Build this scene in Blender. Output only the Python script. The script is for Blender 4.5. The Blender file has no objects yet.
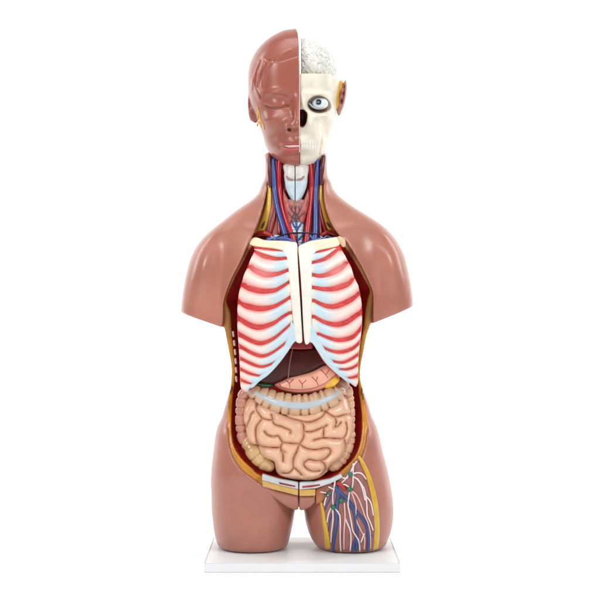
import bpy, math, numpy as np
rng = np.random.RandomState(7)
S = 0.0016            # metres per unit: every shape below is written in units of 1.6 mm
DC = 1562.0           # camera distance in units
ZT = -247.0           # top of the base plate
ZB = -255.5           # bottom of the base plate
f32 = np.float32

def lin(c):
    c = np.asarray(c, float) / 255.0
    return np.where(c <= 0.04045, c / 12.92, ((c + 0.055) / 1.055) ** 2.4)

# ------------------------------------------------------------------ points
def U(px, py, d=0.0):
    """picture measure + depth towards the viewer -> (X, d, Z)"""
    s = 1.0 - np.asarray(d, float) / DC
    return (np.asarray(px, float) - 300.0) * s, np.asarray(d, float) + 0 * np.asarray(px, float), (300.0 - np.asarray(py, float)) * s

def U2(pts, d=0.0):
    p = np.array(pts, float)
    x, _, z = U(p[:, 0], p[:, 1], d)
    return np.stack([x, z], 1)

def catmull(p, n=6, closed=False):
    p = np.asarray(p, float)
    if len(p) < 3 and not closed: 
        t = np.linspace(0, 1, n + 1)[:, None]
        return p[0] * (1 - t) + p[-1] * t
    out = []
    N = len(p)
    rngi = range(N) if closed else range(N - 1)
    for i in rngi:
        if closed: a, b, c, e = p[i - 1], p[i], p[(i + 1) % N], p[(i + 2) % N]
        else:
            b, c = p[i], p[i + 1]
            a = p[i - 1] if i > 0 else 2 * b - c
            e = p[i + 2] if i + 2 < N else 2 * c - b
        for k in range(n):
            t = k / n
            out.append(0.5 * (2 * b + (c - a) * t + (2 * a - 5 * b + 4 * c - e) * t * t + (3 * b - a - 3 * c + e) * t ** 3))
    if not closed: out.append(p[-1])
    return np.array(out)

# ------------------------------------------------------------------ fields
class Grid:
    def __init__(s, px0, px1, py0, py1, d0, d1, h):
        s.h = h
        s.xs = np.arange(px0 - 300, px1 - 300 + h, h).astype(f32)
        s.zs = np.arange(300 - py1, 300 - py0 + h, h).astype(f32)
        s.ds = np.arange(d0, d1 + h, h).astype(f32)
        s.X2, s.Z2 = np.meshgrid(s.xs, s.zs, indexing='ij')
        s.X = s.X2[:, None, :]; s.Z = s.Z2[:, None, :]; s.D = s.ds[None, :, None]
    def s3(s, a): return a[:, None, :]

def sdline(P, X, Z, closed=False):
    best = np.full(X.shape, 1e9, f32)
    n = len(P)
    for i in range(n if closed else n - 1):
        a = P[i]; b = P[(i + 1) % n]; e = b - a
        L = float(e @ e) + 1e-9
        t = np.clip(((X - a[0]) * e[0] + (Z - a[1]) * e[1]) / L, 0, 1)
        dx = X - a[0] - t * e[0]; dz = Z - a[1] - t * e[1]
        best = np.minimum(best, dx * dx + dz * dz)
    return np.sqrt(best)

def sdpoly(P, X, Z):
    d = sdline(P, X, Z, True)
    ins = np.zeros(X.shape, bool)
    n = len(P)
    for i in range(n):
        a = P[i]; b = P[(i + 1) % n]
        if a[1] == b[1]: continue
        c = (a[1] > Z) != (b[1] > Z)
        ins ^= c & (X < (b[0] - a[0]) * (Z - a[1]) / (b[1] - a[1]) + a[0])
    return np.where(ins, -d, d).astype(f32)

def smin(a, b, k):
    h = np.clip(0.5 + 0.5 * (b - a) / k, 0, 1)
    return b * (1 - h) + a * h - k * h * (1 - h)
def smax(a, b, k): return -smin(-a, -b, k)

def blur(a, sg):
    r = int(3 * sg + 1); x = np.arange(-r, r + 1); k = np.exp(-x * x / (2 * sg * sg)); k /= k.sum()
    for ax in (0, 1):
        p = np.pad(a, [(r, r) if i == ax else (0, 0) for i in (0, 1)], mode='edge')
        o = np.zeros_like(a)
        for j, w in enumerate(k):
            o += w * (p[j:j + a.shape[0]] if ax == 0 else p[:, j:j + a.shape[1]])
        a = o
    return a.astype(f32)

def inflate(g, R, D, dc, dd):
    u = np.maximum(1 + g / R, 0)
    v = (dd - dc) / D
    return ((u ** 2.5 + v * v) ** .5 - 1) * np.minimum(R, D)

def gauss(X, Z, px, py, sx, sy, d=0.0):
    x, _, z = U(px, py, d)
    return np.exp(-((X - x) / sx) ** 2 - ((Z - z) / sy) ** 2)

def vnoise(x, y, z, sc, seed=0):
    """smooth value noise"""
    r = np.random.RandomState(seed); T = r.rand(32, 32, 32).astype(f32)
    x, y, z = np.broadcast_arrays(x / sc + 100, y / sc + 100, z / sc + 100)
    xi, yi, zi = np.floor(x).astype(int), np.floor(y).astype(int), np.floor(z).astype(int)
    fx, fy, fz = x - xi, y - yi, z - zi
    fx, fy, fz = [t * t * (3 - 2 * t) for t in (fx, fy, fz)]
    o = 0
    for a in (0, 1):
        for b in (0, 1):
            for c in (0, 1):
                w = (fx if a else 1 - fx) * (fy if b else 1 - fy) * (fz if c else 1 - fz)
                o = o + w * T[(xi + a) % 32, (yi + b) % 32, (zi + c) % 32]
    return o * 2 - 1

def nets(F, G):
    """surface nets: zero set of F as (verts, quads); F < 0 is inside"""
    F = np.ascontiguousarray(F, dtype=f32)
    F[0] = np.maximum(F[0], .01); F[-1] = np.maximum(F[-1], .01)
    F[:, 0] = np.maximum(F[:, 0], .01); F[:, -1] = np.maximum(F[:, -1], .01)
    F[:, :, 0] = np.maximum(F[:, :, 0], .01); F[:, :, -1] = np.maximum(F[:, :, -1], .01)
    I = F < 0
    c = np.zeros(tuple(n - 1 for n in F.shape), np.uint8)
    for a in (0, 1):
        for b in (0, 1):
            for e in (0, 1):
                c += I[a:a + c.shape[0], b:b + c.shape[1], e:e + c.shape[2]]
    act = np.argwhere((c > 0) & (c < 8))
    idx = np.full(c.shape, -1, np.int32)
    idx[act[:, 0], act[:, 1], act[:, 2]] = np.arange(len(act))
    acc = np.zeros((len(act), 3)); cnt = np.zeros(len(act))
    i, j, k = act.T
    for ax in range(3):
        o1, o2 = [q for q in range(3) if q != ax]
        for a in (0, 1):
            for b in (0, 1):
                off = [0, 0, 0]; off[o1] = a; off[o2] = b
                of2 = list(off); of2[ax] = 1
                f0 = F[i + off[0], j + off[1], k + off[2]]; f1 = F[i + of2[0], j + of2[1], k + of2[2]]
                m = (f0 < 0) != (f1 < 0)
                t = np.where(m, f0 / np.where(m, f0 - f1, 1), 0)
                p = np.zeros((len(act), 3)); p[:] = off; p[:, ax] += t
                acc += p * m[:, None]; cnt += m
    V = act + acc / cnt[:, None]
    Q = []
    for ax in range(3):
        o1, o2 = [(1, 2), (2, 0), (0, 1)][ax]
        sl0 = [slice(None)] * 3; sl1 = [slice(None)] * 3
        sl0[ax] = slice(0, -1); sl1[ax] = slice(1, None)
        e = np.argwhere(I[tuple(sl0)] != I[tuple(sl1)])
        e = e[(e[:, o1] > 0) & (e[:, o2] > 0)]
        if not len(e): continue
        d1 = np.zeros(3, int); d1[o1] = 1; d2 = np.zeros(3, int); d2[o2] = 1
        g = lambda q: idx[q[:, 0], q[:, 1], q[:, 2]]
        q = np.stack([g(e - d1 - d2), g(e - d2), g(e), g(e - d1)], 1)
        fl = I[e[:, 0], e[:, 1], e[:, 2]]
        q[~fl] = q[~fl][:, ::-1]
        Q.append(q)
    Q = np.concatenate(Q)
    P = np.stack([G.xs[0] + V[:, 0] * G.h, G.ds[0] + V[:, 1] * G.h, G.zs[0] + V[:, 2] * G.h], 1)
    return P, Q

def relax(P, Q, it=1, lam=0.5):
    for _ in range(it):
        A = np.zeros_like(P); n = np.zeros(len(P))
        for a, b in ((0, 1), (1, 2), (2, 3), (3, 0)):
            for u, v in ((a, b), (b, a)):
                for c in range(3): A[:, c] += np.bincount(Q[:, u], P[Q[:, v], c], len(P))
                n += np.bincount(Q[:, u], minlength=len(P))
        P = P * (1 - lam) + lam * A / np.maximum(n, 1)[:, None]
    return P

# ------------------------------------------------------------------ objects
col = bpy.context.scene.collection
def new_mesh(name, P, Q, mat, parent=None, colors=None, smooth=True, label=None):
    """P in units (X, d, Z); colours are sRGB 0..255 per vertex"""
    P = np.asarray(P, float); Q = np.asarray(Q)
    me = bpy.data.meshes.new(name)
    W = np.stack([P[:, 0] * S, -P[:, 1] * S, (P[:, 2] - ZB) * S], 1)
    # outward winding (triangulated volume sign)
    a, b, c = W[Q[:, 0]], W[Q[:, 1]], W[Q[:, 2]]
    vol = np.einsum('ij,ij->i', a, np.cross(b, c)).sum()
    if Q.shape[1] == 4:
        e = W[Q[:, 3]]; vol += np.einsum('ij,ij->i', a, np.cross(c, e)).sum()
    if vol < 0: Q = Q[:, ::-1]
    n = Q.shape[1]
    me.vertices.add(len(W)); me.vertices.foreach_set('co', W.astype(f32).ravel())
    me.loops.add(Q.size); me.loops.foreach_set('vertex_index', Q.astype(np.int32).ravel())
    me.polygons.add(len(Q)); me.polygons.foreach_set('loop_start', np.arange(0, Q.size, n, dtype=np.int32))
    me.polygons.foreach_set('loop_total', np.full(len(Q), n, np.int32))
    me.update(calc_edges=True); me.validate()
    me.polygons.foreach_set('use_smooth', np.full(len(me.polygons), smooth))
    if colors is not None:
        C = np.ones((len(W), 4), f32); C[:, :3] = lin(np.broadcast_to(colors, (len(W), 3)))
        at = me.color_attributes.new('Paint', 'FLOAT_COLOR', 'POINT'); at.data.foreach_set('color', C.ravel())
    me.materials.append(mat)
    o = bpy.data.objects.new(name, me); col.objects.link(o)
    if parent is not None: o.parent = parent
    if label: o['label'] = label
    return o

def material(name, rough=0.35, coat=0.0, bump=0.0, bscale=300, mott=0.06, mscale=40, color=None, spec=0.5, sss=0.0, dark=None):
    m = bpy.data.materials.new(name); m.use_nodes = True
    nt = m.node_tree; N = nt.nodes; L = nt.links; b = N['Principled BSDF']
    tc = N.new('ShaderNodeTexCoord')
    nz = N.new('ShaderNodeTexNoise'); nz.inputs['Scale'].default_value = mscale; nz.inputs['Detail'].default_value = 5
    L.new(tc.outputs['Object'], nz.inputs['Vector'])
    if color is None:
        at = N.new('ShaderNodeAttribute'); at.attribute_name = 'Paint'; src = at.outputs['Color']
    else:
        rgb = N.new('ShaderNodeRGB'); rgb.outputs[0].default_value = (*lin(color), 1); src = rgb.outputs[0]
    hs = N.new('ShaderNodeHueSaturation'); L.new(src, hs.inputs['Color'])
    mr = N.new('ShaderNodeMapRange'); mr.inputs['From Min'].default_value = .25; mr.inputs['From Max'].default_value = .75
    mr.inputs['To Min'].default_value = 1 - mott; mr.inputs['To Max'].default_value = 1 + mott
    L.new(nz.outputs['Fac'], mr.inputs['Value']); L.new(mr.outputs['Result'], hs.inputs['Value'])
    L.new(hs.outputs['Color'], b.inputs['Base Color'])
    mr2 = N.new('ShaderNodeMapRange'); mr2.inputs['To Min'].default_value = rough * .8; mr2.inputs['To Max'].default_value = rough * 1.25
    L.new(nz.outputs['Fac'], mr2.inputs['Value']); L.new(mr2.outputs['Result'], b.inputs['Roughness'])
    b.inputs['Coat Weight'].default_value = coat; b.inputs['Coat Roughness'].default_value = .2
    b.inputs['Specular IOR Level'].default_value = spec
    if sss:
        b.inputs['Subsurface Weight'].default_value = sss; b.inputs['Subsurface Radius'].default_value = (.006, .002, .001); b.inputs['Subsurface Scale'].default_value = 1
    if bump:
        n2 = N.new('ShaderNodeTexNoise'); n2.inputs['Scale'].default_value = bscale; n2.inputs['Detail'].default_value = 4
        L.new(tc.outputs['Object'], n2.inputs['Vector'])
        bp = N.new('ShaderNodeBump'); bp.inputs['Strength'].default_value = bump; bp.inputs['Distance'].default_value = .001
        L.new(n2.outputs['Fac'], bp.inputs['Height']); L.new(bp.outputs['Normal'], b.inputs['Normal'])
    return m

M_skin = material('painted_skin', .36, .22, .16, 260, .09, 14)
M_face = material('painted_face_skin', .33, .12, .08, 260, .06, 25)
M_organ = material('painted_organ', .3, .25, .10, 350, .06, 60)
M_liver = material('painted_liver', .3, .0, .08, 350, .06, 60, spec=.35)
M_gut = material('painted_intestine', .28, .3, .12, 420, .05, 70)
M_bone = material('painted_bone', .4, .1, .12, 500, .04, 60)
M_muscle = material('painted_muscle', .38, .15, .35, 420, .14, 90)
M_vessel = material('painted_vessel', .3, .3, .1, 400, .08, 120)
M_plate = material('white_plastic', .45, .0, .03, 300, .01, 20, color=(225, 227, 228))
M_paper = material('white_backdrop_paper', .8, 0, .02, 50, .005, 3, color=(252, 252, 252), spec=.1)
M_dark = material('dark_hollow', .6, 0, .1, 200, .1, 60)

root = bpy.data.objects.new('anatomical_torso_model', None); col.objects.link(root)
root['label'] = 'plastic human torso anatomy model with open chest and half skull face on white plate'
root['category'] = 'anatomical model'

def tube(paths, name, mat, parent, n=10, label=None):
    """paths: list of (pts (k,3) in X,d,Z, radii, colour[s], flat) joined to ONE mesh"""
    VP, QQ, CC = [], [], []; base = 0
    for pts, rad, colr in paths:
        pts = np.asarray(pts, float); k = len(pts)
        rad = np.atleast_1d(np.asarray(rad, float)); rad = np.interp(np.linspace(0, 1, k), np.linspace(0, 1, len(rad)), rad) if len(rad) > 1 else np.full(k, rad[0])
        T = np.gradient(pts, axis=0); T /= np.linalg.norm(T, axis=1)[:, None] + 1e-9
        # hemispherical ends
        r0, r1 = rad[0], rad[-1]
        pts = np.vstack([pts[0] - T[0] * r0 * .95, pts[0] - T[0] * r0 * .6, pts, pts[-1] + T[-1] * r1 * .6, pts[-1] + T[-1] * r1 * .95])
        rad = np.concatenate([[r0 * .15, r0 * .75], rad, [r1 * .75, r1 * .15]])
        T = np.vstack([T[0], T[0], T, T[-1], T[-1]]); k = len(pts)
        cc = np.broadcast_to(np.asarray(colr, float), (k - 4, 3)); cc = np.vstack([cc[0], cc[0], cc, cc[-1], cc[-1]])
        up = np.array([0, 1, 0.01]);
        A = np.cross(T, up); A /= np.linalg.norm(A, axis=1)[:, None] + 1e-9
        B = np.cross(A, T)
        an = np.arange(n) * 2 * math.pi / n
        ring = (np.cos(an)[None, :, None] * A[:, None, :] + np.sin(an)[None, :, None] * B[:, None, :]) * rad[:, None, None] + pts[:, None, :]
        V = ring.reshape(-1, 3)
        q = [(base + i * n + j, base + i * n + (j + 1) % n, base + (i + 1) * n + (j + 1) % n, base + (i + 1) * n + j) for i in range(k - 1) for j in range(n)]
        c0 = len(V); V = np.vstack([V, pts[0], pts[-1]])
        for j in range(0, n, 2):
            q.append((base + c0, base + (j + 2) % n, base + (j + 1) % n, base + j))
            o = (k - 1) * n
            q.append((base + c0 + 1, base + o + j, base + o + (j + 1) % n, base + o + (j + 2) % n))
        VP.append(V); QQ += q; CC.append(np.vstack([np.repeat(cc, n, 0), cc[:1], cc[-1:]])); base += len(V)
    return new_mesh(name, np.vstack(VP), np.array(QQ), mat, parent, np.vstack(CC), label=label)

def solid(name, F, G, mat, parent, color, smooth_it=1, label=None):
    P, Q = nets(F, G)
    P = relax(P, Q, smooth_it)
    c = color(P) if callable(color) else color
    return new_mesh(name, P, Q, mat, parent, c, label=label)

# ------------------------------------------------------------------ the body field
def row(z_rows, vals, Z):  # interpolate by picture row
    z = 300 - np.asarray(z_rows, float)
    return np.interp(Z, z[::-1], np.asarray(vals, float)[::-1]).astype(f32)

GB = Grid(172, 420, 140, 550, -78, 78, 1.3)
X2, Z2, D3 = GB.X2, GB.Z2, GB.D
trunk = catmull(U2([(266, 132), (265, 160), (264.7, 177), (262.5, 188), (256, 198), (244, 208), (230, 222), (224, 245), (221, 280), (221, 305), (223.5, 326), (227.5, 348), (230.5, 365),
   (230.5, 380), (228, 393), (223, 410), (218.5, 430), (215, 450), (212.5, 476), (216, 492), (235, 503), (265, 508), (299, 507), (330, 506), (365, 503), (384, 492),
   (386, 474), (379.5, 450), (374.5, 424), (369.5, 405), (364.5, 391), (361, 378), (361.5, 366), (364, 353), (367, 337), (371.5, 322), (374, 305), (374, 280), (371, 245), (366, 224), (352, 210), (340, 200),
   (332.5, 192), (328.5, 182), (327.3, 168), (327, 150), (326, 132)]), 4, True)
gt = blur(sdpoly(trunk, X2, Z2), 1.5)
Rr = row([140, 185, 215, 250, 330, 380, 420, 510], [26, 27, 40, 55, 56, 54, 62, 60], Z2)
Dr = row([140, 185, 215, 250, 290, 340, 380, 430, 470, 510], [30, 31, 44, 55, 58, 53, 49, 52, 54, 50], Z2)
dcr = row([140, 185, 230, 300, 380, 510], [-16, -14, -8, 0, 0, 0], Z2)
F = inflate(GB.s3(gt), GB.s3(Rr), GB.s3(Dr), GB.s3(dcr), D3)
cuts = []
def yoke(pts, l0, l1, side):
    P = catmull(U2(pts), 4, True)
    g = blur(sdpoly(P, X2, Z2), 1.5)
    Dy = row([170, 200, 235, 280, 330], [22, 27, 33, 35, 34], Z2)
    for (a_, b_, sx_, sz_, am_) in ((205, 266, 15, 26, 5), (392, 263, 15, 26, 5), (238, 250, 13, 18, 3.5), (368, 252, 14, 18, 3.5), (222, 290, 7, 20, -3), (376, 292, 7, 20, -3)):
        Dy = Dy + am_ * gauss(X2, Z2, a_, b_, sx_, sz_)
    for l_ in ([(262, 234), (245, 229), (226, 231), (212, 236)], [(334, 232), (350, 228), (368, 229), (384, 236)]):
        Dy = Dy + 1.6 * np.exp(-(sdline(catmull(U2(l_), 4), X2, Z2) / 4.5) ** 2)
    Dy = Dy.astype(f32)
    Fy = inflate(GB.s3(g), f32(25), GB.s3(Dy), f32(-6), D3)
    a = U2([l0, l1]); e = a[1] - a[0]; nn = np.array([e[1], -e[0]]); nn /= np.linalg.norm(nn)
    if nn[1] > 0: nn = -nn
    cut = (X2 - a[0][0]) * nn[0] + (Z2 - a[0][1]) * nn[1]
    cuts.append(cut.astype(f32)); return Fy
YL = yoke([(266, 184), (262, 194), (252, 203), (235, 213), (213, 228), (198, 243.5), (190, 259), (185, 278), (181.5, 300), (180, 320), (179, 350), (236, 350), (238, 320), (262, 290), (290, 240), (290, 195)], (180, 312), (223.5, 327), -1)
YR = yoke([(327, 182), (331, 190), (340, 199.5), (355, 209), (377, 221), (392, 234), (403, 251.5), (408.5, 271), (412, 290), (413.5, 306), (414, 350), (362, 350), (360, 320), (330, 290), (310, 240), (305, 195)], (412.7, 306.5), (372, 323), 1)
F = smin(F, smin(YL, YR, 3), 14)
for c_ in cuts:
    side_ = (X2 < 0) if c_ is cuts[0] else (X2 > 0)
    F = smax(F, GB.s3(np.where(side_, -smax(-c_, -(gt + 1.0), .5), -30).astype(f32)), 1.5)
# soft hints of the clavicles and shoulder muscle
def thigh(pts):
    P = catmull(U2(pts), 4, True)
    g = blur(sdpoly(P, X2, Z2), 1.5)
    Dy = row([420, 470, 520, 548], [46, 50, 47, 43], Z2)
    return inflate(GB.s3(g), f32(39), GB.s3(Dy), f32(1), D3)
TL = thigh([(219, 425), (214.5, 450), (212, 476), (211.5, 504), (213, 521), (215, 535), (218.5, 548), (221, 575), (284, 575), (288, 545), (291.5, 530), (294, 517), (295, 505), (293, 480), (285, 440), (262, 418), (235, 415)])
TR = thigh([(375, 425), (382, 450), (388, 474), (392, 493), (393.3, 512), (391, 530), (385, 547), (380, 575), (326, 575), (317, 548), (310, 535), (305.5, 521), (304, 508), (304, 485), (312, 440), (335, 418), (360, 415)])
bot = GB.s3((ZT + .3 - Z2).astype(f32))
F = smin(F, smax(TL, bot, 6), 7); F = smin(F, smax(TR, bot, 6), 7)
F = smax(F, GB.s3((Z2 - (300 - 152.0)).astype(f32)), 3)
Fbody = F.astype(f32)
# front depth map of the uncut body
def front_map(F, G):
    inside = F < 0
    nd = len(G.ds)
    last = nd - 1 - np.argmax(inside[:, ::-1, :], axis=1)
    anyi = inside.any(axis=1); last = np.where(anyi, np.minimum(last, nd - 2), 0)
    ii, kk = np.indices(last.shape)
    f0 = F[ii, last, kk]; f1 = F[ii, last + 1, kk]
    t = np.where(anyi, f0 / np.where(f0 - f1 == 0, -1, f0 - f1), 0)
    return np.where(anyi, G.ds[0] + (last + t) * G.h, np.nan), anyi
FM, FA = front_map(Fbody, GB)
FM = blur(np.where(FA, FM, 0).astype(f32), .8)
def bilin(M, G, X, Z):
    u = np.clip((np.asarray(X) - G.xs[0]) / G.h, 0, M.shape[0] - 1.001); v = np.clip((np.asarray(Z) - G.zs[0]) / G.h, 0, M.shape[1] - 1.001)
    i = u.astype(int); k = v.astype(int); a = u - i; b = v - k
    return (M[i, k] * (1 - a) + M[i + 1, k] * a) * (1 - b) + (M[i, k + 1] * (1 - a) + M[i + 1, k + 1] * a) * b
def front(X, Z): return bilin(FM, GB, X, Z)

def on(fn, px, py, off=0.0):
    """picture points lifted onto a surface d = fn(X, Z) + off"""
    px = np.asarray(px, float); py = np.asarray(py, float); d = np.full(px.shape, 30.0)
    for _ in range(5):
        s = 1 - d / DC
        d = fn((px - 300) * s, (300 - py) * s) + off
    x, dd, z = U(px, py, d)
    return np.stack([x, d, z], -1)
def path_on(fn, pts, off=0.0, n=5):
    p = catmull(np.array(pts, float), n)
    return on(fn, p[:, 0], p[:, 1], off)

# ------------------------------------------------------------------ open the body
# outer line of the cut rim
outer = [(268.5, 150), (268, 175), (266.5, 190), (263.5, 205), (259.5, 220), (254.5, 233), (249, 244), (241, 262), (233, 277), (226.3, 293), (223.8, 303), (223.6, 312), (223, 324), (219, 334), (217, 350), (222, 372), (231, 387), (229.3, 395), (228, 413),
         (228.3, 433), (230.8, 448), (237, 460.7), (246.3, 470.5), (258, 478.7), (262, 481), (299, 489), (316, 490), (330, 482), (347, 470), (358.5, 458), (364, 447), (366.8, 432), (366.8, 415), (363.5, 397), (362, 388),
         (370, 372), (376, 350), (374.5, 334), (372.2, 322), (372.8, 308), (372.6, 293), (367, 279), (357, 260), (347, 244.5), (339, 236), (332, 226), (327.5, 215), (324.3, 203), (323.5, 190), (323.5, 170), (324.5, 150)]
inner = [(269.5, 150), (269, 175), (268, 190), (266, 205), (262, 220), (258, 232), (252.5, 243), (242.7, 262), (234.7, 277), (227.6, 293), (225.4, 301), (227.3, 306), (229.6, 314), (230.6, 330), (232.5, 350), (234.5, 370), (233.3, 387), (231.8, 400),
         (231.3, 420), (231.6, 434), (234, 446), (241.5, 457.5), (252, 467), (262, 474.5), (299, 483), (316, 483), (330, 478), (343, 468), (354, 456.5), (359.5, 445), (362, 430), (362, 413), (359.8, 395), (359, 380), (359.3, 362),
         (361, 345), (364.5, 328), (366.3, 310), (368, 300), (370.3, 290), (365.3, 280), (355.2, 262), (345.5, 247), (336, 237), (330, 226), (326, 215), (323, 203), (322.3, 190), (322.3, 170), (323.3, 150)]
dr_rows = row([140, 190, 230, 260, 295, 335, 380, 420, 480, 495], [4, 6, 14, 22, 20, 6, 6, 28, 44, 44], Z2)   # depth of the cut plane
Pout = catmull(U2(outer, 25), 3, True); Pin = catmull(U2(inner, 25), 3, True)
go = sdpoly(Pout, X2, Z2); gi = sdpoly(Pin, X2, Z2)
dr3 = GB.s3(dr_rows)
cut1 = smax(GB.s3(go), dr3 - D3, 1.0)                        # lifts the front wall off
bowl = GB.s3(gi) + 0.33 * np.maximum(dr3 - D3, 0)
back = GB.s3(row([140, 200, 240, 300, 500], [-14, -14, -22, -26, -22], Z2)) - D3
cut2 = smax(bowl, back, 3.0)
Fcut = smax(Fbody, -smin(cut1, cut2, .6), .6)
shl = bpy.data.objects
def skin_col(P):
    X, d, Z = P.T
    g_o = bilin(go, GB, X, Z); g_i = bilin(gi, GB, X, Z); dr = bilin(dr_rows, GB, X, Z)
    n = vnoise(X, d, Z, 9, 3)[:, None]; n2 = vnoise(X, d, Z, 30, 5)[:, None]
    c = np.array([174, 112, 94.]) + n * 3 + n2 * np.array([6, 6, 5])
    lower = np.clip((-110 - Z) / 60, 0, 1)[:, None]
    c = c - lower * np.array([4, 3, 1])
    # fat rim: orange with a paler line on the upper chest
    up = np.clip((Z - 0) / 30, 0, 1)[:, None]
    fat = np.array([204, 138, 44]) * (1 - up) + np.array([228, 166, 104]) * up + n * 10
    front_face = (g_o < .35) & (d > dr - 2.2) & (d <= dr + 1.5)
    c = np.where(front_face[:, None], fat, c)
    wall = (g_i < -.2) & (d < dr + 1.2)
    red = np.array([196, 42, 38]) + vnoise(X, d, Z, 5, 9)[:, None] * np.array([22, 6, 6])
    t = np.clip((-g_i - .2) / 1.8, 0, 1)[:, None]
    midc = np.array([150, 52, 22])
    red = midc * (1 - t) + red * t
    c = np.where(wall[:, None], red, c)
    inside = (g_i < 1.0) & (d < dr - 3) & (g_i > -60) & (bilin(FM, GB, X, Z) > dr + 1) & (d > -30)
    c = np.where((inside & (g_i < -1))[:, None], red, c)
    return c
body = solid('body_shell', Fcut, GB, M_skin, root, skin_col, 1)
del Fcut, cut1, cut2, bowl, YL, YR, TL, TR

# generic patches -----------------------------------------------------------
def bbox(pts, m=4):
    p = np.array(pts, float); return p[:, 0].min() - m, p[:, 0].max() + m, p[:, 1].min() - m, p[:, 1].max() + m
def patch(name, pts, fn, lo, hi, mat, parent, color, h=.8, k=1.2, R=None, bev=None, smooth=True, d0=40, bump=None, label=None, it=1, n=4):
    """a raised piece with its own outline lying on surface fn; from fn+lo to fn+hi, edge rounded over R"""
    x0, x1, y0, y1 = bbox(pts)
    P = U2(pts, d0); P = catmull(P, n, True) if smooth else P
    x0 = P[:, 0].min() + 296; x1 = P[:, 0].max() + 304; y0 = 296 - P[:, 1].max(); y1 = 304 - P[:, 1].min()
    g0 = np.linspace(x0 - 300, x1 - 300, 20); g1 = np.linspace(300 - y1, 300 - y0, 20)
    A, B = np.meshgrid(g0, g1); ff = fn(A, B)
    G = Grid(x0, x1, y0, y1, float(ff.min()) + lo - 3, float(ff.max()) + hi + 4, h)
    g = sdpoly(P, G.X2, G.Z2)
    fr = fn(G.X2, G.Z2).astype(f32)
    top = fr + hi
    if R:
        u = np.clip(1 + g / R, 0, 1); top = fr + lo + (hi - lo) * np.sqrt(np.clip(1 - u * u, 0, 1)) 
        if bev: top = fr + hi - bev * (1 - np.sqrt(np.clip(1 - u * u, 0, 1)))
        else: top = np.where(g > 0, fr + lo - g, top)
    if bump is not None: top = top + bump(G.X2, G.Z2, g)
    Fp = smax(smax(G.s3(g.astype(f32)), G.D - G.s3(top.astype(f32)), k), G.s3((fr + lo).astype(f32)) - G.D, .5)
    return solid(name, Fp, G, mat, parent, color, it, label)

def noisecol(c, amp=5, sc=5, seed=1):
    c = np.array(c, float)
    def f(P): return c + vnoise(P[:, 0], P[:, 1], P[:, 2], sc, seed)[:, None] * amp
    return f
def grad_col(c0, c1, axis, a, b, amp=3):
    c0 = np.array(c0, float); c1 = np.array(c1, float)
    def f(P):
        t = np.clip((P[:, axis] - a) / (b - a), 0, 1)[:, None]; t = t * t * (3 - 2 * t)
        return c0 * (1 - t) + c1 * t + vnoise(P[:, 0], P[:, 1], P[:, 2], 4, 2)[:, None] * amp
    return f

# ------------------------------------------------------------------ base plate
def rounded_box(name, x0, x1, d0, d1, z0, z1, r, mat, parent):
    import bmesh
    bm = bmesh.new(); bmesh.ops.create_cube(bm, size=1)
    for v in bm.verts:
        v.co = ((x0 + x1) / 2 + v.co.x * (x1 - x0), -((d0 + d1) / 2 + v.co.y * (d1 - d0)), (z0 + z1) / 2 + v.co.z * (z1 - z0) - ZB); v.co *= S
    bmesh.ops.bevel(bm, geom=bm.edges[:], offset=r * S, segments=3, profile=.5, affect='EDGES')
    bmesh.ops.recalc_face_normals(bm, faces=bm.faces[:])
    me = bpy.data.meshes.new(name); bm.to_mesh(me); bm.free()
    me.materials.append(mat); o = bpy.data.objects.new(name, me); col.objects.link(o); o.parent = parent
    return o
rounded_box('base_plate', -89.5, 93.5, -62, 95, ZB, ZT, .8, M_plate, root)

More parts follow.
